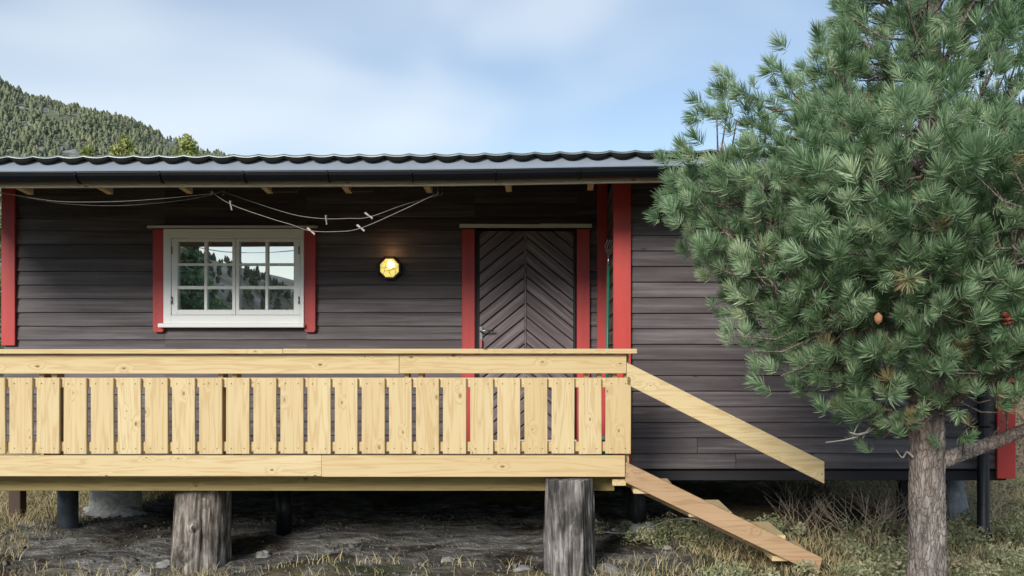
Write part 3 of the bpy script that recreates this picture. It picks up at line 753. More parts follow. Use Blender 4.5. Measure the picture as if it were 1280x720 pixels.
# ------------------------------------------------------------------ clothes line, pegs
YC = 6.45
def cp(px, py, Y=YC): return Vector((PX(px, Y), Y, PZ(py, Y)))
def smooth_path(pts, sub=6):
    out = []
    for i in range(len(pts) - 1):
        p0, p1, p2, p3_ = pts[max(i - 1, 0)], pts[i], pts[i + 1], pts[min(i + 2, len(pts) - 1)]
        for k in range(sub):
            t = k / sub; out.append(.5 * ((2 * p1) + (p2 - p0) * t + (2 * p0 - 5 * p1 + 4 * p2 - p3_) * t * t + (3 * p1 - p0 - 3 * p2 + p3_) * t ** 3))
    return out + [pts[-1]]
line = empty('clothes_line', cp(275, 240), 'slack grey clothes line strung under the eave from the left corner to past the window', 'clothes line')
for Y, pts in ((YC, [(-60, 236), (5, 241.5), (70, 251.5), (140, 252), (200, 248.5), (262, 242), (262, 239)]),
               (YC + .10, [(-60, 236.5), (5, 242), (75, 254), (150, 257), (230, 250), (272, 241), (277, 238)]),
               (YC, [(262, 239), (290, 256), (335, 272), (365, 281), (388, 288.5), (420, 289.5), (450, 285.5), (500, 264), (544, 243)]),
               (YC + .10, [(277, 239), (310, 250.5), (345, 262), (375, 270), (408, 273.5), (435, 273), (461, 271.5), (505, 256), (550, 243.5)])):
    mb = MB(); mb.tube(smooth_path([cp(a, b, Y) for a, b in pts]), .0025, 6); mb.build('cord', 'cord', line)
for px, Y in ((262, YC), (277, YC + .10), (544, YC), (550, YC + .10)):
    p = cp(px, 241, Y); mb = MB(); mb.tube([p + Vector((0, 0, -.012)), p + Vector((.012, 0, -.018)), p + Vector((.02, 0, 0)), p + Vector((.016, 0, .10))], .003, 6); mb.build('hook', 'metal', line)
def peg(px, py, ang, label, mat='peg', Y=YC, L=.075):
    p = cp(px, py, Y); root = empty('clothes_peg', p, label, 'clothes peg', 'pegs on the clothes line')
    for s in (-1, 1):
        mb = MB(); mm = Matrix.Translation(p + Vector((0, s * .006, 0))) @ Matrix.Rotation(ang + s * .07, 4, 'Y')
        mb.box(-L * .5, L * .5, -.0042, .0042, -.0055, .0055, .0015, mm); mb.build('jaw', mat, root)
    mb = MB(); mb.tube([p + Vector((0, -.012, 0)), p + Vector((0, .012, 0))], .006, 8); mb.build('spring', 'wire', root)
peg(461, 269.5, R(38), 'white wooden peg on the upper cord, nearer the wall lamp', Y=YC + .10)
peg(451, 285, R(40), 'white wooden peg low on the lower cord, left of the lamp')
peg(389, 289, R(42), 'pale peg against the upper right corner of the white window')
peg(408, 275, R(86), 'dark wire peg hanging upright above and right of the window', 'wire', YC + .10)
peg(289, 257, R(82), 'small dark wire peg hanging above the window on the left sloping cord', 'wire')

# ------------------------------------------------------------------ garden tool, tub, cable
rk = empty('garden_claw', (PX(757.5, 7.25), 7.25, DZ), 'long green handled garden claw leaning in the corner between door and red corner board', 'garden tool')
hb, ht = Vector((PX(757.5, 7.25), 7.25, DZ + .002)), Vector((PX(760.5, 7.32), 7.32, PZ(333, 7.32)))
mb = MB(); mb.tube([hb, ht], .0135, 10); mb.build('handle', 'green_paint', rk)
mb = MB(); top = ht + (ht - hb).normalized() * .10; mb.tube([ht, top], [.014, .010], 8); mb.build('ferrule', 'metal', rk)
mb = MB()
for k, s in enumerate((-1, -.35, .35, 1)):
    b0 = top + Vector((0, 0, -.01)); mb.tube([b0, b0 + Vector((s * .022, -.01, .035)), b0 + Vector((s * .030, -.03, .085)), b0 + Vector((s * .030 + .018, -.05, .125)), b0 + Vector((s * .026 + .034, -.035, .165))], [.006, .0055, .005, .0045, .003], 6)
for h in (.04, .075, .105): mb.tube([top + Vector((-.03, -.02, h - .012)), top + Vector((.032, -.02, h + .012))], .004, 6)
mb.build('tines', 'metal', rk)
mb = MB(); bx, by = PX(752, 6.9), 6.9; mb.tube([(bx, by, DZ + .003), (bx, by, DZ + .17)], [.065, .082], 24); tub = mb.build('plastic_tub', 'green_tub')
tag(tub, 'small green plastic tub with white lid behind the last railing boards', 'tub')
mb = MB(); mb.tube([(bx, by, DZ + .171), (bx, by, DZ + .195)], .088, 24); mb.build('lid', 'white_plastic', tub)
mb = MB()
def gp_(px, py): Y = F * EYE / (py - VY); return Vector((PX(px, Y), Y, .02))
pts = [(700, 664), (745, 667), (785, 667), (812, 661), (835, 654.5), (862, 655), (890, 662), (915, 664), (940, 667)]
mb.tube(smooth_path([Vector((PX(a, 7.35), 7.35 + .12 * math.sin(a * .03), PZ(b, 7.35) + .03)) for a, b in pts]), .0055, 6)
tag(mb.build('cable', 'cable'), 'thin pale cable looping over the dark ground behind the stairs', 'cable')
for i, (px, py, s, lab) in enumerate(((180, 716, .10, 'grey stone at the foot of the pale brown log, left side'), (206, 700, .07, 'small rounded grey stone touching the pale brown log'),
        (330, 690, .06, 'small dull stone on bare ground right of the pale brown log'), (560, 700, .05, 'little pale stone on bare ground midway between both logs'),
        (655, 716, .07, 'grey stone close to the left foot of the dark grey log'), (760, 712, .085, 'flat pale stone at the right foot of the dark grey log'), (835, 690, .035, 'tiny white stone below the steps'))):
    Y = F * EYE / (py - VY); blob('stone', PX(px, Y), Y, s, s * .8, s * .6, 'stone', lab, 'stone', seed=i * 3.3)['group'] = 'loose stones below the terrace'

# ------------------------------------------------------------------ the big pine
TX, TY = PX(1157, 4.4), 4.4
pine = empty('pine_tree', (TX, TY, 0), 'big bushy green pine with scaly grey trunk in front of the cabin on the right', 'tree')
mb = MB(); n, m_ = 96, 260; rings = []
def trunk_c(z): return TX + .012 * math.sin(z * 2.1) + .006 * z, TY + .02 * math.sin(z * 1.7)
def trunk_r(z): return float(np.interp(z, [-.1, .1, .4, 1.0, 1.4, 2.2, 3.2, 4.2, 4.9], [.150, .115, .095, .086, .085, .064, .046, .028, .010]))
for j in range(m_ + 1):
    z = -.08 + 4.95 * j / m_; cx, cy = trunk_c(z); ring = []
    for k in range(n):
        a = 2 * math.pi * k / n; r0 = trunk_r(z)
        q = Vector((math.cos(a) * r0 * 44, math.sin(a) * r0 * 44, z * 7.5)); q += .35 * Vector((mn.noise(q * .8), mn.noise(q * .8 + Vector((9, 0, 0))), mn.noise(q * .8 + Vector((0, 9, 0)))))
        d, _ = mn.voronoi(q); crack = min(1, (d[1] - d[0]) * 2.2)
        r = r0 * (1 + .05 * mn.noise(Vector((math.cos(a) * 1.5, math.sin(a) * 1.5, z * 2.5)))) + (.005 * (crack - .6) + .008 * mn.noise(q * 1.3) + .006 * mn.noise(q * 3.1)) * min(1, r0 / .09)
        ring.append(mb.bm.verts.new((cx + r * math.cos(a), cy + r * math.sin(a), z)))
    rings.append(ring)
for a, b in zip(rings, rings[1:]):
    for k in range(n): f = mb.bm.faces.new((a[k], a[(k + 1) % n], b[(k + 1) % n], b[k])); f.smooth = True
mb.build('trunk', 'bark', pine)

def zlow(r): return np.interp(r, [0, .2, .37, .6, .8, 1.0, 1.2, 1.38, 1.5], [1.06, 1.10, 1.19, 1.38, 1.58, 1.74, 2.02, 2.30, 2.55])
def zup(r): return np.interp(r, [0, .2, .42, .52, .70, .85, 1.16, 1.30, 1.40, 1.5], [5.0, 4.6, 3.7, 3.10, 2.80, 2.72, 2.62, 2.52, 2.38, 2.3])
limbs = []
def add_limb(az, z0, L, el0, el1, r0, wig=.05):
    cx, cy = trunk_c(z0); p = Vector((cx, cy, z0)); pts = [p.copy()]; steps = 14; ph = random.random() * 9
    for i in range(steps):
        t = i / steps; el = el0 + (el1 - el0) * t; a = az + wig * 6 * mn.noise(Vector((ph, t * 3, 0)))
        p = p + Vector((math.cos(a) * math.cos(el), math.sin(a) * math.cos(el), math.sin(el) + .12 * mn.noise(Vector((t * 4, ph, 1))))) * (L / steps); pts.append(p.copy())
    limbs.append((pts, [r0 * (1 - .85 * i / steps) for i in range(steps + 1)]))
add_limb(R(-6), 1.00, 1.5, R(25), R(20), .046, .03)      # the thick limb forking to the right
add_limb(R(178), 1.32, 1.35, R(28), R(45), .030)
z = 1.25; az = .4
while z < 4.7:
    for _ in range(3 if z < 2.6 else 2):
        az += 2.399 + random.uniform(-.3, .3)
        rr = float(np.interp(z, [1.2, 1.6, 2.0, 2.5, 3.0, 4.0, 4.8], [.9, 1.3, 1.25, .8, .6, .45, .15]))
        add_limb(az, z + random.uniform(-.08, .08), rr, R(random.uniform(15, 35)), R(random.uniform(35, 60)), float(np.interp(z, [1.2, 4.8], [.028, .009])))
    z += .16
pts = np.array([p for l in limbs for p in l[0][2:]]); 
# cluster centres
N = 120000; r = 1.5 * np.sqrt(RNG.random(N)); a = RNG.random(N) * 2 * math.pi; z = 1.1 + 3.85 * RNG.random(N)
keep = []
order = RNG.permutation(N); cell = {}
DM = .122
for i in order:
    n1 = mn.noise(Vector((math.cos(a[i]) * 1.6, math.sin(a[i]) * 1.6, z[i] * .9 + 3)))
    q = r[i] * (1.24 + .26 * n1)
    lo, hi = float(zlow(r[i] * (1.20 + .2 * n1))), float(zup(q))
    if math.cos(a[i]) > .5: lo = max(lo, 1.22 + .36 * r[i])
    if not (lo < z[i] < hi): continue
    P = (TX + r[i] * math.cos(a[i]), TY + r[i] * math.sin(a[i]), z[i])
    gap = mn.noise(Vector((P[0] * 2.9, P[1] * 2.9, P[2] * 3.4)))
    if gap < (-.15 if z[i] < 2.9 else -.34): continue
    edge = min(z[i] - lo, hi - z[i])
    if edge > .28 and RNG.random() > .22: continue
    if r[i] < (.16 if z[i] < 2.9 else .09): continue
    if P[1] > 5.9: continue
    c = tuple(int(v / DM) for v in P); bad = False
    for dx in (-1, 0, 1):
        for dy in (-1, 0, 1):
            for dz in (-1, 0, 1):
                for Q in cell.get((c[0] + dx, c[1] + dy, c[2] + dz), ()):
                    if (Q[0] - P[0]) ** 2 + (Q[1] - P[1]) ** 2 + (Q[2] - P[2]) ** 2 < DM * DM: bad = True
    if bad: continue
    cell.setdefault(c, []).append(P); keep.append(P)
# upright tips that stand clear of the crown on its left side
for (px, py) in ((905, 108), (912, 122), (893, 140), (905, 150), (880, 148), (925, 128), (968, 104), (985, 112), (975, 130), (1000, 128), (1010, 110), (995, 150), (935, 165), (860, 205), (845, 200), (1045, 20), (1050, 45), (1040, 70), (1060, 90),
               (830, 262), (838, 285), (850, 250), (845, 235), (870, 330), (885, 345), (905, 420), (925, 440), (940, 415), (960, 470), (1000, 470), (1030, 480), (1075, 500), (1090, 520)):
    Y = TY + random.uniform(-.25, .25); px += 16; keep.append((PX(px, Y), Y, PZ(py, Y)))
for l, _ in limbs:                                   # every limb carries shoots along its outer half
    for q in (8, 11, 14):
        if l[q].y < 5.9: keep.insert(0, tuple(l[q] + Vector((0, 0, .015))))
keep = np.array(keep)
print('clusters', len(keep))
# twigs from each cluster to the nearest limb
mb = MB()
for l, rad in limbs: mb.tube(l, rad, 7)
mb.build('branches', 'bark', pine)
mb = MB()
LP = pts
for P in keep:
    inw = np.array([TX - P[0], TY - P[1], 0]); inw /= np.linalg.norm(inw) + 1e-6
    d = np.linalg.norm(LP - (P + inw * .16 - np.array([0, 0, .12])), axis=1); j = int(np.argmin(d)); Q = Vector(LP[j]); Pv = Vector(P)
    mid = (Q + Pv) / 2 + Vector((0, 0, -.12 * (Pv - Q).length)) + Vector((random.uniform(-.02, .02), random.uniform(-.02, .02), 0))
    mb.tube([Q, mid, Pv], [.0055, .0045, .0035], 4, False)
mb.build('twigs', 'bark', pine)
# needle tufts
def tuft(nn=80, L=.056, sh=.062, w=.0036, seed=0):
    rg = np.random.default_rng(seed); V = []; Fc = []
    for i in range(nn):
        s = rg.random() ** .6; az = rg.random() * 6.283
        th = math.radians(76 - 54 * s + rg.normal() * 8); ln = L * rg.uniform(.75, 1.12)
        rad = np.array([math.cos(az), math.sin(az), 0.0]); d = rad * math.sin(th) + np.array([0, 0, math.cos(th)])
        side = np.cross(d, rg.normal(size=3)); side /= np.linalg.norm(side)
        b = np.array([0, 0, s * sh]) + rad * .003; e = b + d * ln + np.array([0, 0, ln * .12]); m = b + d * ln * .55
        k = len(V); V += [b - side * w * .4, b + side * w * .4, m + side * w * .5, m - side * w * .5, e + side * w * .12, e - side * w * .12]
        Fc += [(k, k + 1, k + 2, k + 3), (k + 3, k + 2, k + 4, k + 5)]
    return np.array(V), np.array(Fc)
TV = [tuft(seed=s) for s in range(8)]
allV, allF, allT = [], [], []; base = 0
for ci, P in enumerate(keep):
    rad = np.array([P[0] - TX, P[1] - TY, 0]); rr = np.linalg.norm(rad) + 1e-6; rad /= rr
    main = rad * .8 * min(1, rr / .4) + np.array([0, 0, .62])
    ctint = RNG.normal() * .13; csc = RNG.uniform(.78, 1.22)
    for q in range(4):
        d = main + RNG.normal(size=3) * (.2 if q == 0 else .45); d[2] += .1; d /= np.linalg.norm(d)
        pos = P + (0 if q == 0 else 1) * RNG.normal(size=3) * .055 + (d * .02)
        x = np.cross(d, [.3, .7, .2]); x /= np.linalg.norm(x); y = np.cross(d, x)
        V, Fc = TV[RNG.integers(8)]; s = RNG.uniform(.85, 1.12) * csc
        allV.append(pos + (V[:, :1] * x + V[:, 1:2] * y + V[:, 2:] * d) * s); allF.append(Fc + base); base += len(V)
        tt = np.clip(.48 + ctint + RNG.normal() * .10 + np.repeat(RNG.normal(size=len(Fc) // 2) * .12, 2), 0, .86)
        if ci < len(keep) - 33 and RNG.random() < (.012 if rr > .6 else .04): tt[:] = .97
        allT.append(tt)
raw('crown', np.vstack(allV), np.vstack(allF), 'needles', pine, (TX, TY, 2.4), np.concatenate(allT))
# bare dead twigs below the crown, left of the trunk
for pts_ in ([(1140, 515), (1112, 522), (1085, 540), (1060, 549), (1032, 553)], [(1115, 521), (1092, 530), (1078, 548)], [(1128, 516), (1100, 512), (1075, 528), (1066, 546)], [(1142, 572), (1134, 565), (1128, 572), (1120, 562)], [(1085, 540), (1072, 543), (1062, 540)]):
    mb = MB(); P_ = smooth_path([cp(a, b, 4.38 + .02 * i) for i, (a, b) in enumerate(pts_)], 5)
    mb.tube(P_, [.0075 * (1 - .7 * i / len(P_)) for i in range(len(P_))], 6); mb.build('dead_twig', 'dead_twig', pine)
# one old cone
c = cp(1098, 398, 3.55); bm = bmesh.new(); bmesh.ops.create_icosphere(bm, subdivisions=3, radius=.016)
for v in bm.verts: v.co = Vector((v.co.x, v.co.y, v.co.z * 1.35)) * (1 + .12 * math.sin(v.co.z * 900) * math.cos(math.atan2(v.co.y, v.co.x) * 5)) + c
M['cone'] = simple('old pine cone', (.36, .17, .09), .8, 0, .2, .3, 60, .2)
m = MB(); m.bm.free(); m.bm = bm; m.build('pine_cone', 'cone', pine)

# ------------------------------------------------------------------ grass, cover, brush
def blades(name, samples, mat, hmin, hmax, w, bend, tint):
    n = len(samples); P = np.array([(x, y, height(x, y) - .008) for x, y in samples]); A = RNG.random(n) * 6.283
    H = RNG.uniform(hmin, hmax, n); B = H * RNG.uniform(.15, bend, n); dx, dy = np.cos(A), np.sin(A); T = RNG.random(n) * 6.283; sx, sy = np.cos(T), np.sin(T)
    V = np.zeros((n, 7, 3)); W = w * RNG.uniform(.7, 1.3, n)
    for k, (t, ww) in enumerate(((0, 1), (.45, .9), (.8, .6))):
        for s in (0, 1):
            V[:, 2 * k + s, 0] = P[:, 0] + dx * B * t ** 2 + (s - .5) * W * ww * sx; V[:, 2 * k + s, 1] = P[:, 1] + dy * B * t ** 2 + (s - .5) * W * ww * sy; V[:, 2 * k + s, 2] = P[:, 2] + H * (t - .22 * t * t * (B / H))
    V[:, 6, 0] = P[:, 0] + dx * B; V[:, 6, 1] = P[:, 1] + dy * B; V[:, 6, 2] = P[:, 2] + H * (1 - .3 * B / H)
    idx = np.arange(n)[:, None] * 7
    Fq = np.concatenate([idx + np.array([[0, 1, 3]]), idx + np.array([[0, 3, 2]]), idx + np.array([[2, 3, 5]]), idx + np.array([[2, 5, 4]]), idx + np.array([[4, 5, 6]])])
    tv = np.tile(np.clip(tint(P, n), 0, 1), 5)
    return tag(raw(name, V.reshape(-1, 3), Fq, mat, None, (0, 7, 0), tv), kind='stuff')
def scatter(n, x0, x1, y0, y1, dens):
    out = []
    while len(out) < n:
        x = random.uniform(x0, x1); y = random.uniform(y0, y1)
        if random.random() < dens(x, y): out.append((x, y))
    return out
def under(x, y):      # dark bare earth below the floor
    return max(sstep(-4.6, -4.1, x) * sstep(1.2, .6, x) * sstep(6.1, 6.6, y), sstep(.3, .7, x) * sstep(3.3, 2.9, x) * sstep(7.05, 7.35, y))
def d_grass(x, y):
    k = mn.noise(Vector((x * 1.7, y * 1.7, 2))) * .5 + .5
    c = (1 - under(x, y)) * (.25 + .75 * k)
    if y < 6.3 and -2.4 < x < .2: c *= .04 + .5 * sstep(.5, .7, k) * sstep(6.2, 5.9, y)
    if y > 7.0 and x < -4: c = max(c, .9 * sstep(-4.35, -4.7, x) * (.4 + .6 * k))
    return c
blades('dry_grass', scatter(52000, -7.5, 6.5, 5.2, 11, d_grass), 'straw', .03, .125, .0050, 1.3, lambda P, n: .74 + .22 * RNG.normal(size=n) + .06 * (P[:, 0] > .5))
blades('tall_straw', scatter(2600, 1.0, 7, 6.9, 10, lambda x, y: (1 - under(x, y)) * (.2 + .8 * (mn.noise(Vector((x * 2, y * 2, 7))) > .0))), 'straw', .10, .30, .0042, 1.3, lambda P, n: .82 + .16 * RNG.normal(size=n))
lit = scatter(9000, -5, 1.5, 5.6, 8.2, lambda x, y: (mn.noise(Vector((x * 3, y * 3, 2.5))) * .5 + .5) ** 1.5)
blades('needle_litter', lit, 'straw', .004, .022, .005, 3.0, lambda P, n: .55 + .25 * RNG.normal(size=n))
def leaves(name, C, Rr, n, size, mat, tintf, parent=None, flat=1.0, origin=None):
    """leaf-sized quads spread through clumps: C centres, Rr radii"""
    C = np.asarray(C); Rr = np.asarray(Rr); k = RNG.integers(len(C), size=n)
    u = RNG.normal(size=(n, 3)); u /= np.linalg.norm(u, axis=1)[:, None]; u *= (RNG.random(n) ** .45)[:, None]; u[:, 2] *= flat
    P = C[k] + u * Rr[k][:, None]; P[:, 2] = np.maximum(P[:, 2], .02)
    A = RNG.normal(size=(n, 3)); A /= np.linalg.norm(A, axis=1)[:, None]; B = np.cross(A, RNG.normal(size=(n, 3))); B /= np.linalg.norm(B, axis=1)[:, None]
    s = size * RNG.uniform(.6, 1.3, n)[:, None]
    V = np.stack([P - A * s, P + B * s * .45, P + A * s, P - B * s * .45], 1).reshape(-1, 3); Fq = np.arange(4 * n).reshape(-1, 4)
    o = raw(name, V, Fq, mat, parent, C.mean(0) if origin is None else origin, np.clip(tintf(n, k), 0, 1)); return o
cov = scatter(560, .9, 6, 5.5, 10, lambda x, y: max(0, mn.noise(Vector((x * 1.1, y * 1.3, 12))) + .45) * (1 - under(x, y)) * (0.0 if (x < 2.2 and 6.0 < y < 6.95) else 1))
cov += scatter(22, .2, 1.9, 6.9, 7.4, lambda x, y: 1)
C = [(x, y, height(x, y) + random.uniform(.03, .11)) for x, y in cov]; kt = RNG.normal(size=len(C)) * .2
tag(leaves('ground_cover', C, RNG.uniform(.06, .17, len(C)), 80000, .017, 'cover', lambda n, k: .55 + kt[k] + RNG.normal(size=n) * .15, flat=.8, origin=(3, 7, 0)), kind='stuff')
# stone chips and clods on the bare earth
bm0 = bmesh.new(); bmesh.ops.create_icosphere(bm0, subdivisions=2, radius=1); bv = np.array([v.co for v in bm0.verts]); bf = np.array([[v.index for v in f.verts] for f in bm0.faces]); bm0.free()
gvs, gfs = [], []
for k, (x, y) in enumerate(scatter(1500, -5, 1.6, 5.7, 8.3, lambda x, y: max(0, mn.noise(Vector((x * 1.6, y * 2.4, 22))) + .35))):
    sz = random.uniform(.005, .014) if random.random() < .93 else random.uniform(.014, .028)
    Q, _ = np.linalg.qr(RNG.normal(size=(3, 3))); q = (bv * (1 + .28 * RNG.normal(size=(len(bv), 1)).clip(-1, 1))) * RNG.uniform(.5, 1.2, 3) @ Q * sz
    gvs.append(q + np.array([x, y, height(x, y) + sz * .2])); gfs.append(bf + k * len(bv))
M['chips'] = simple('stone chips', (.13, .125, .115), .95, 0, .15, .5, 9, .3)
tag(raw('gravel', np.vstack(gvs), np.vstack(gfs), 'chips', None, (-2, 7, 0)), kind='stuff')
# leafless brush beside and behind the right corner
def brushmesh(name, spots, label=None):
    mb = MB()
    for (x, y, h, cnt) in spots:
        z = height(x, y)
        for _ in range(cnt):
            a = random.random() * 6.28; el = random.uniform(.5, 1.4); p = Vector((x + random.uniform(-.15, .15), y + random.uniform(-.15, .15), z - .01)); P_ = [p.copy()]
            d = Vector((math.cos(a) * math.cos(el), math.sin(a) * math.cos(el), math.sin(el)))
            for i in range(4):
                d = (d + Vector((random.gauss(0, .18), random.gauss(0, .18), random.gauss(-.06, .12)))).normalized(); p = p + d * h * random.uniform(.2, .3); P_.append(p.copy())
            mb.tube(P_, [.004 * (1 - .18 * i) for i in range(5)], 4, False)
            if random.random() < .7:
                q = P_[2]; e = (d + Vector((random.gauss(0, .6), random.gauss(0, .6), .2))).normalized(); mb.tube([q, q + e * h * .2, q + e * h * .38 + Vector((0, 0, .02))], [.003, .0025, .0015], 4, False)
    return tag(mb.build(name, 'brushwood'), kind='stuff')
M['brushwood'] = simple('dry twigs', (.42, .33, .25), .9, 0, .1, .4, 12, 0)
brushmesh('dry_brush', [(2.55, 7.2, .5, 30), (2.9, 7.5, .55, 30), (2.2, 7.6, .4, 24), (3.6, 7.4, .5, 24), (3.2, 8.3, .6, 30), (2.4, 8.6, .5, 24)] +
          [(random.uniform(4.0, 8.5), random.uniform(7.6, 13), random.uniform(.5, 1.2), 16) for _ in range(46)])
C = [(random.uniform(4.6, 10), random.uniform(9.5, 15), random.uniform(.2, .8)) for _ in range(60)]; kt2 = RNG.normal(size=60) * .25
tag(leaves('undergrowth', C, RNG.uniform(.25, .55, 60), 15000, .03, 'brush', lambda n, k: .6 + kt2[k] + RNG.normal(size=n) * .2, origin=(6, 12, 0)), kind='stuff')
C = [(random.uniform(-9.5, -6.2), random.uniform(9.5, 14), random.uniform(.05, .25)) for _ in range(40)]
tag(leaves('undergrowth', C, RNG.uniform(.2, .4, 40), 7000, .03, 'brush', lambda n, k: .7 + RNG.normal(size=n) * .2, origin=(-8, 12, 0)), kind='stuff')

# ------------------------------------------------------------------ other trees
def leaf_tree(name, label, x, y, h, rad, mat, nleaf, size, zc0=.25, group=None, seed=1):
    rs = random.Random(seed); z0 = height(x, y); root = empty(name, (x, y, z0), label, 'tree', group)
    mb = MB(); mb.tube([(x, y, z0 - .1), (x + .03 * h * rs.uniform(-1, 1), y, z0 + h * .5), (x, y, z0 + h * .95)], [h * .018, h * .012, h * .003], 8)
    C, Rr = [], []
    NC = 90
    for i in range(NC):
        t = zc0 + (1 - zc0) * i / NC; a = rs.random() * 6.28; rr = rad * (1 - .93 * ((t - zc0) / (1 - zc0)) ** 1.4) * rs.uniform(.1, 1)
        c = Vector((x + rr * math.cos(a), y + rr * math.sin(a), z0 + h * t)); C.append(tuple(c)); Rr.append(rad * rs.uniform(.13, .27) * (1 - .45 * t))
        mb.tube([(x, y, z0 + h * t * .85), ((x + c.x) / 2, (y + c.y) / 2, z0 + h * t * .95), tuple(c)], [h * .005, h * .004, h * .0015], 5, False)
    mb.build('trunk', 'bark', root)
    kt = RNG.normal(size=NC) * .16
    leaves('crown', C, Rr, nleaf, size, mat, lambda n, k: .5 + kt[k] + RNG.normal(size=n) * .16, root)
for px, py, Y, lab, s in ((110, 186, 34, 'smallest yellow green treetop just above the roof edge, left of the other two', 3), (155, 171, 33, 'yellow green treetop above the roof left of the bushy rightmost one', 5), (236, 176, 30, 'broad pale green treetop showing above the roof at the end of the hill', 8)):
    hgt = PZ(py, Y) - height(PX(px, Y), Y); leaf_tree('birch_tree', lab, PX(px, Y), Y, hgt, 1.9 if px != 236 else 2.6, 'birch', 9000, .085, .3, 'young trees behind the cabin', s)
leaf_tree('leafy_tree', 'green leafy tree beside the left end of the cabin at the frame edge', PX(-34, 13.5), 13.5, 4.6, 1.6, 'leaf', 9000, .05, .08, None, 11)
# pine behind the camera, seen only mirrored in the window
leaf_tree('garden_pine', 'dark pine standing opposite the cabin, mirrored in the left window panes', -9.9, -6.6, 4.5, 1.7, 'needles', 12000, .08, .12, None, 21)

# far forest on both hills: one mass
def forest(n, x0, x1, y0, y1, hmin, hmax, dens):
    V, Fc, T = [], [], []; base = 0; made = 0
    while made < n:
        x = random.uniform(x0, x1); y = random.uniform(y0, y1)
        if random.random() > dens(x, y): continue
        made += 1; z = height(x, y); h = random.uniform(hmin, hmax) * (1.35 if random.random() < .12 else 1); wr = h * random.uniform(.20, .36); t = min(1, max(0, random.gauss(.5, .15)))
        rings = []; m = 7; lev = ((.04, .55), (.22, 1.0), (.42, .72), (.50, .86), (.72, .42), (.76, .55))
        ph = random.random() * 6
        for (lz_, lr) in lev:
            rings.append([(x + wr * lr * random.uniform(.55, 1.25) * math.cos(ph + 6.283 * k / m), y + wr * lr * random.uniform(.55, 1.25) * math.sin(ph + 6.283 * k / m), z + h * (lz_ + random.uniform(-.06, .06))) for k in range(m)])
        for rg in rings: V += rg
        V.append((x, y, z + h))
        for L in range(len(lev) - 1):
            for k in range(m):
                a, b = base + L * m + k, base + L * m + (k + 1) % m; Fc += [(a, b, b + m), (a, b + m, a + m)]
                tt = t + random.uniform(-.08, .08); T += [tt, tt]
        top = base + len(lev) * m; L = len(lev) - 1
        for k in range(m): Fc.append((base + L * m + k, base + L * m + (k + 1) % m, top)); T.append(t)
        base = top + 1
    return np.array(V), np.array(Fc), np.array(T)
def dhill(x, y):
    return .10 + .90 * (mn.fractal(Vector(((x + y * .4) * .035, y * .02, 4)), 1.0, 2.0, 4) > -.05)
V, Fc, T = forest(13000, -330, -95, 180, 425, 1.1, 3.4, dhill)
tag(raw('hillside_forest', V, Fc, 'far_tree', None, (-250, 330, 90), T), kind='stuff')
V, Fc, T = forest(1500, -150, 40, -240, -135, 1.0, 2.6, lambda x, y: .8)
tag(raw('opposite_forest', V, Fc, 'far_tree', None, (-60, -160, 5), T), kind='stuff')

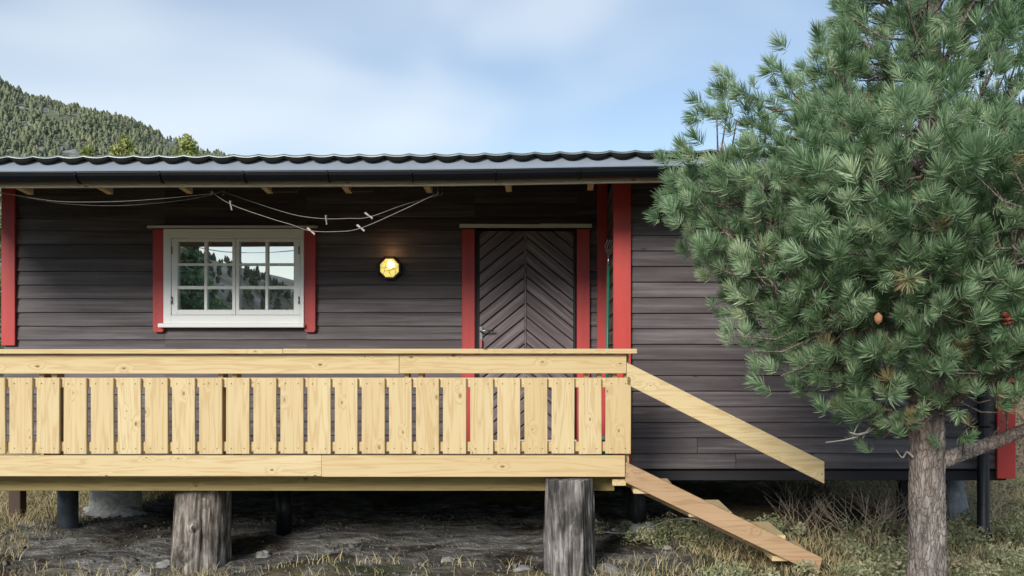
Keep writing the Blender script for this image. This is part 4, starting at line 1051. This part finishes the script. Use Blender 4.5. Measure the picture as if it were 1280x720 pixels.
# ------------------------------------------------------------------ light, sky, camera
SUN_EL, SUN_AZ = R(25), R(203)        # azimuth clockwise from +Y: behind the camera, to the left
w = bpy.data.worlds.new('World'); SC.world = w; w.use_nodes = True; nt = w.node_tree; bg = nt.nodes['Background']
sky = nt.nodes.new('ShaderNodeTexSky'); sky.sky_type = 'NISHITA'; sky.sun_disc = False; sky.sun_elevation = SUN_EL; sky.sun_rotation = SUN_AZ
sky.air_density = 1.0; sky.dust_density = .2; sky.ozone_density = 1.0
tc = nt.nodes.new('ShaderNodeTexCoord'); mp = nt.nodes.new('ShaderNodeMapping'); mp.inputs['Scale'].default_value = (1.0, 1.0, 2.2); mp.inputs['Location'].default_value = (.35, .1, .2)
nz = nt.nodes.new('ShaderNodeTexNoise'); nz.inputs['Scale'].default_value = 2.3; nz.inputs['Detail'].default_value = 2.5; nz.inputs['Roughness'].default_value = .45; nz.inputs['Distortion'].default_value = .3
rp = nt.nodes.new('ShaderNodeValToRGB'); rp.color_ramp.interpolation = 'EASE'; rp.color_ramp.elements[0].position = .39; rp.color_ramp.elements[1].position = .74
rp.color_ramp.elements[0].color = (.10, .10, .10, 1); rp.color_ramp.elements[1].color = (.85, .85, .85, 1)
mx = nt.nodes.new('ShaderNodeMix'); mx.data_type = 'RGBA'; mx.inputs[7].default_value = (5.5, 6.05, 6.6, 1)
L = nt.links.new
L(tc.outputs['Generated'], mp.inputs['Vector']); L(mp.outputs[0], nz.inputs['Vector']); L(nz.outputs['Fac'], rp.inputs['Fac'])
L(rp.outputs['Color'], mx.inputs[0]); L(sky.outputs[0], mx.inputs[6]); L(mx.outputs[2], bg.inputs['Color']); bg.inputs['Strength'].default_value = .058
sd = bpy.data.lights.new('sun', 'SUN'); sd.energy = 1.5; sd.angle = R(20); sd.color = (1, .95, .87)
so = bpy.data.objects.new('sun', sd); COL.objects.link(so)
dirv = Vector((math.sin(SUN_AZ) * math.cos(SUN_EL), math.cos(SUN_AZ) * math.cos(SUN_EL), math.sin(SUN_EL)))
so.rotation_euler = (-dirv).to_track_quat('-Z', 'Y').to_euler(); so.location = (-5, -8, 12)

cd = bpy.data.cameras.new('camera'); cam = bpy.data.objects.new('camera', cd); COL.objects.link(cam); SC.camera = cam
cam.location = (0, 0, EYE); cam.rotation_euler = (R(90), 0, 0)
cd.sensor_width = 36; cd.lens = F / 1280 * 36; cd.shift_x = -(VX - 640) / 1280; cd.shift_y = (VY - 360) / 1280
cd.clip_start = .05; cd.clip_end = 6000
SC.view_settings.view_transform = 'Standard'; SC.view_settings.look = 'None'; SC.view_settings.exposure = 1.45; SC.view_settings.gamma = 1
SC.view_settings.use_curve_mapping = False
SC.cycles.max_bounces = 8; SC.cycles.transparent_max_bounces = 8
SC.cycles.use_denoising = True
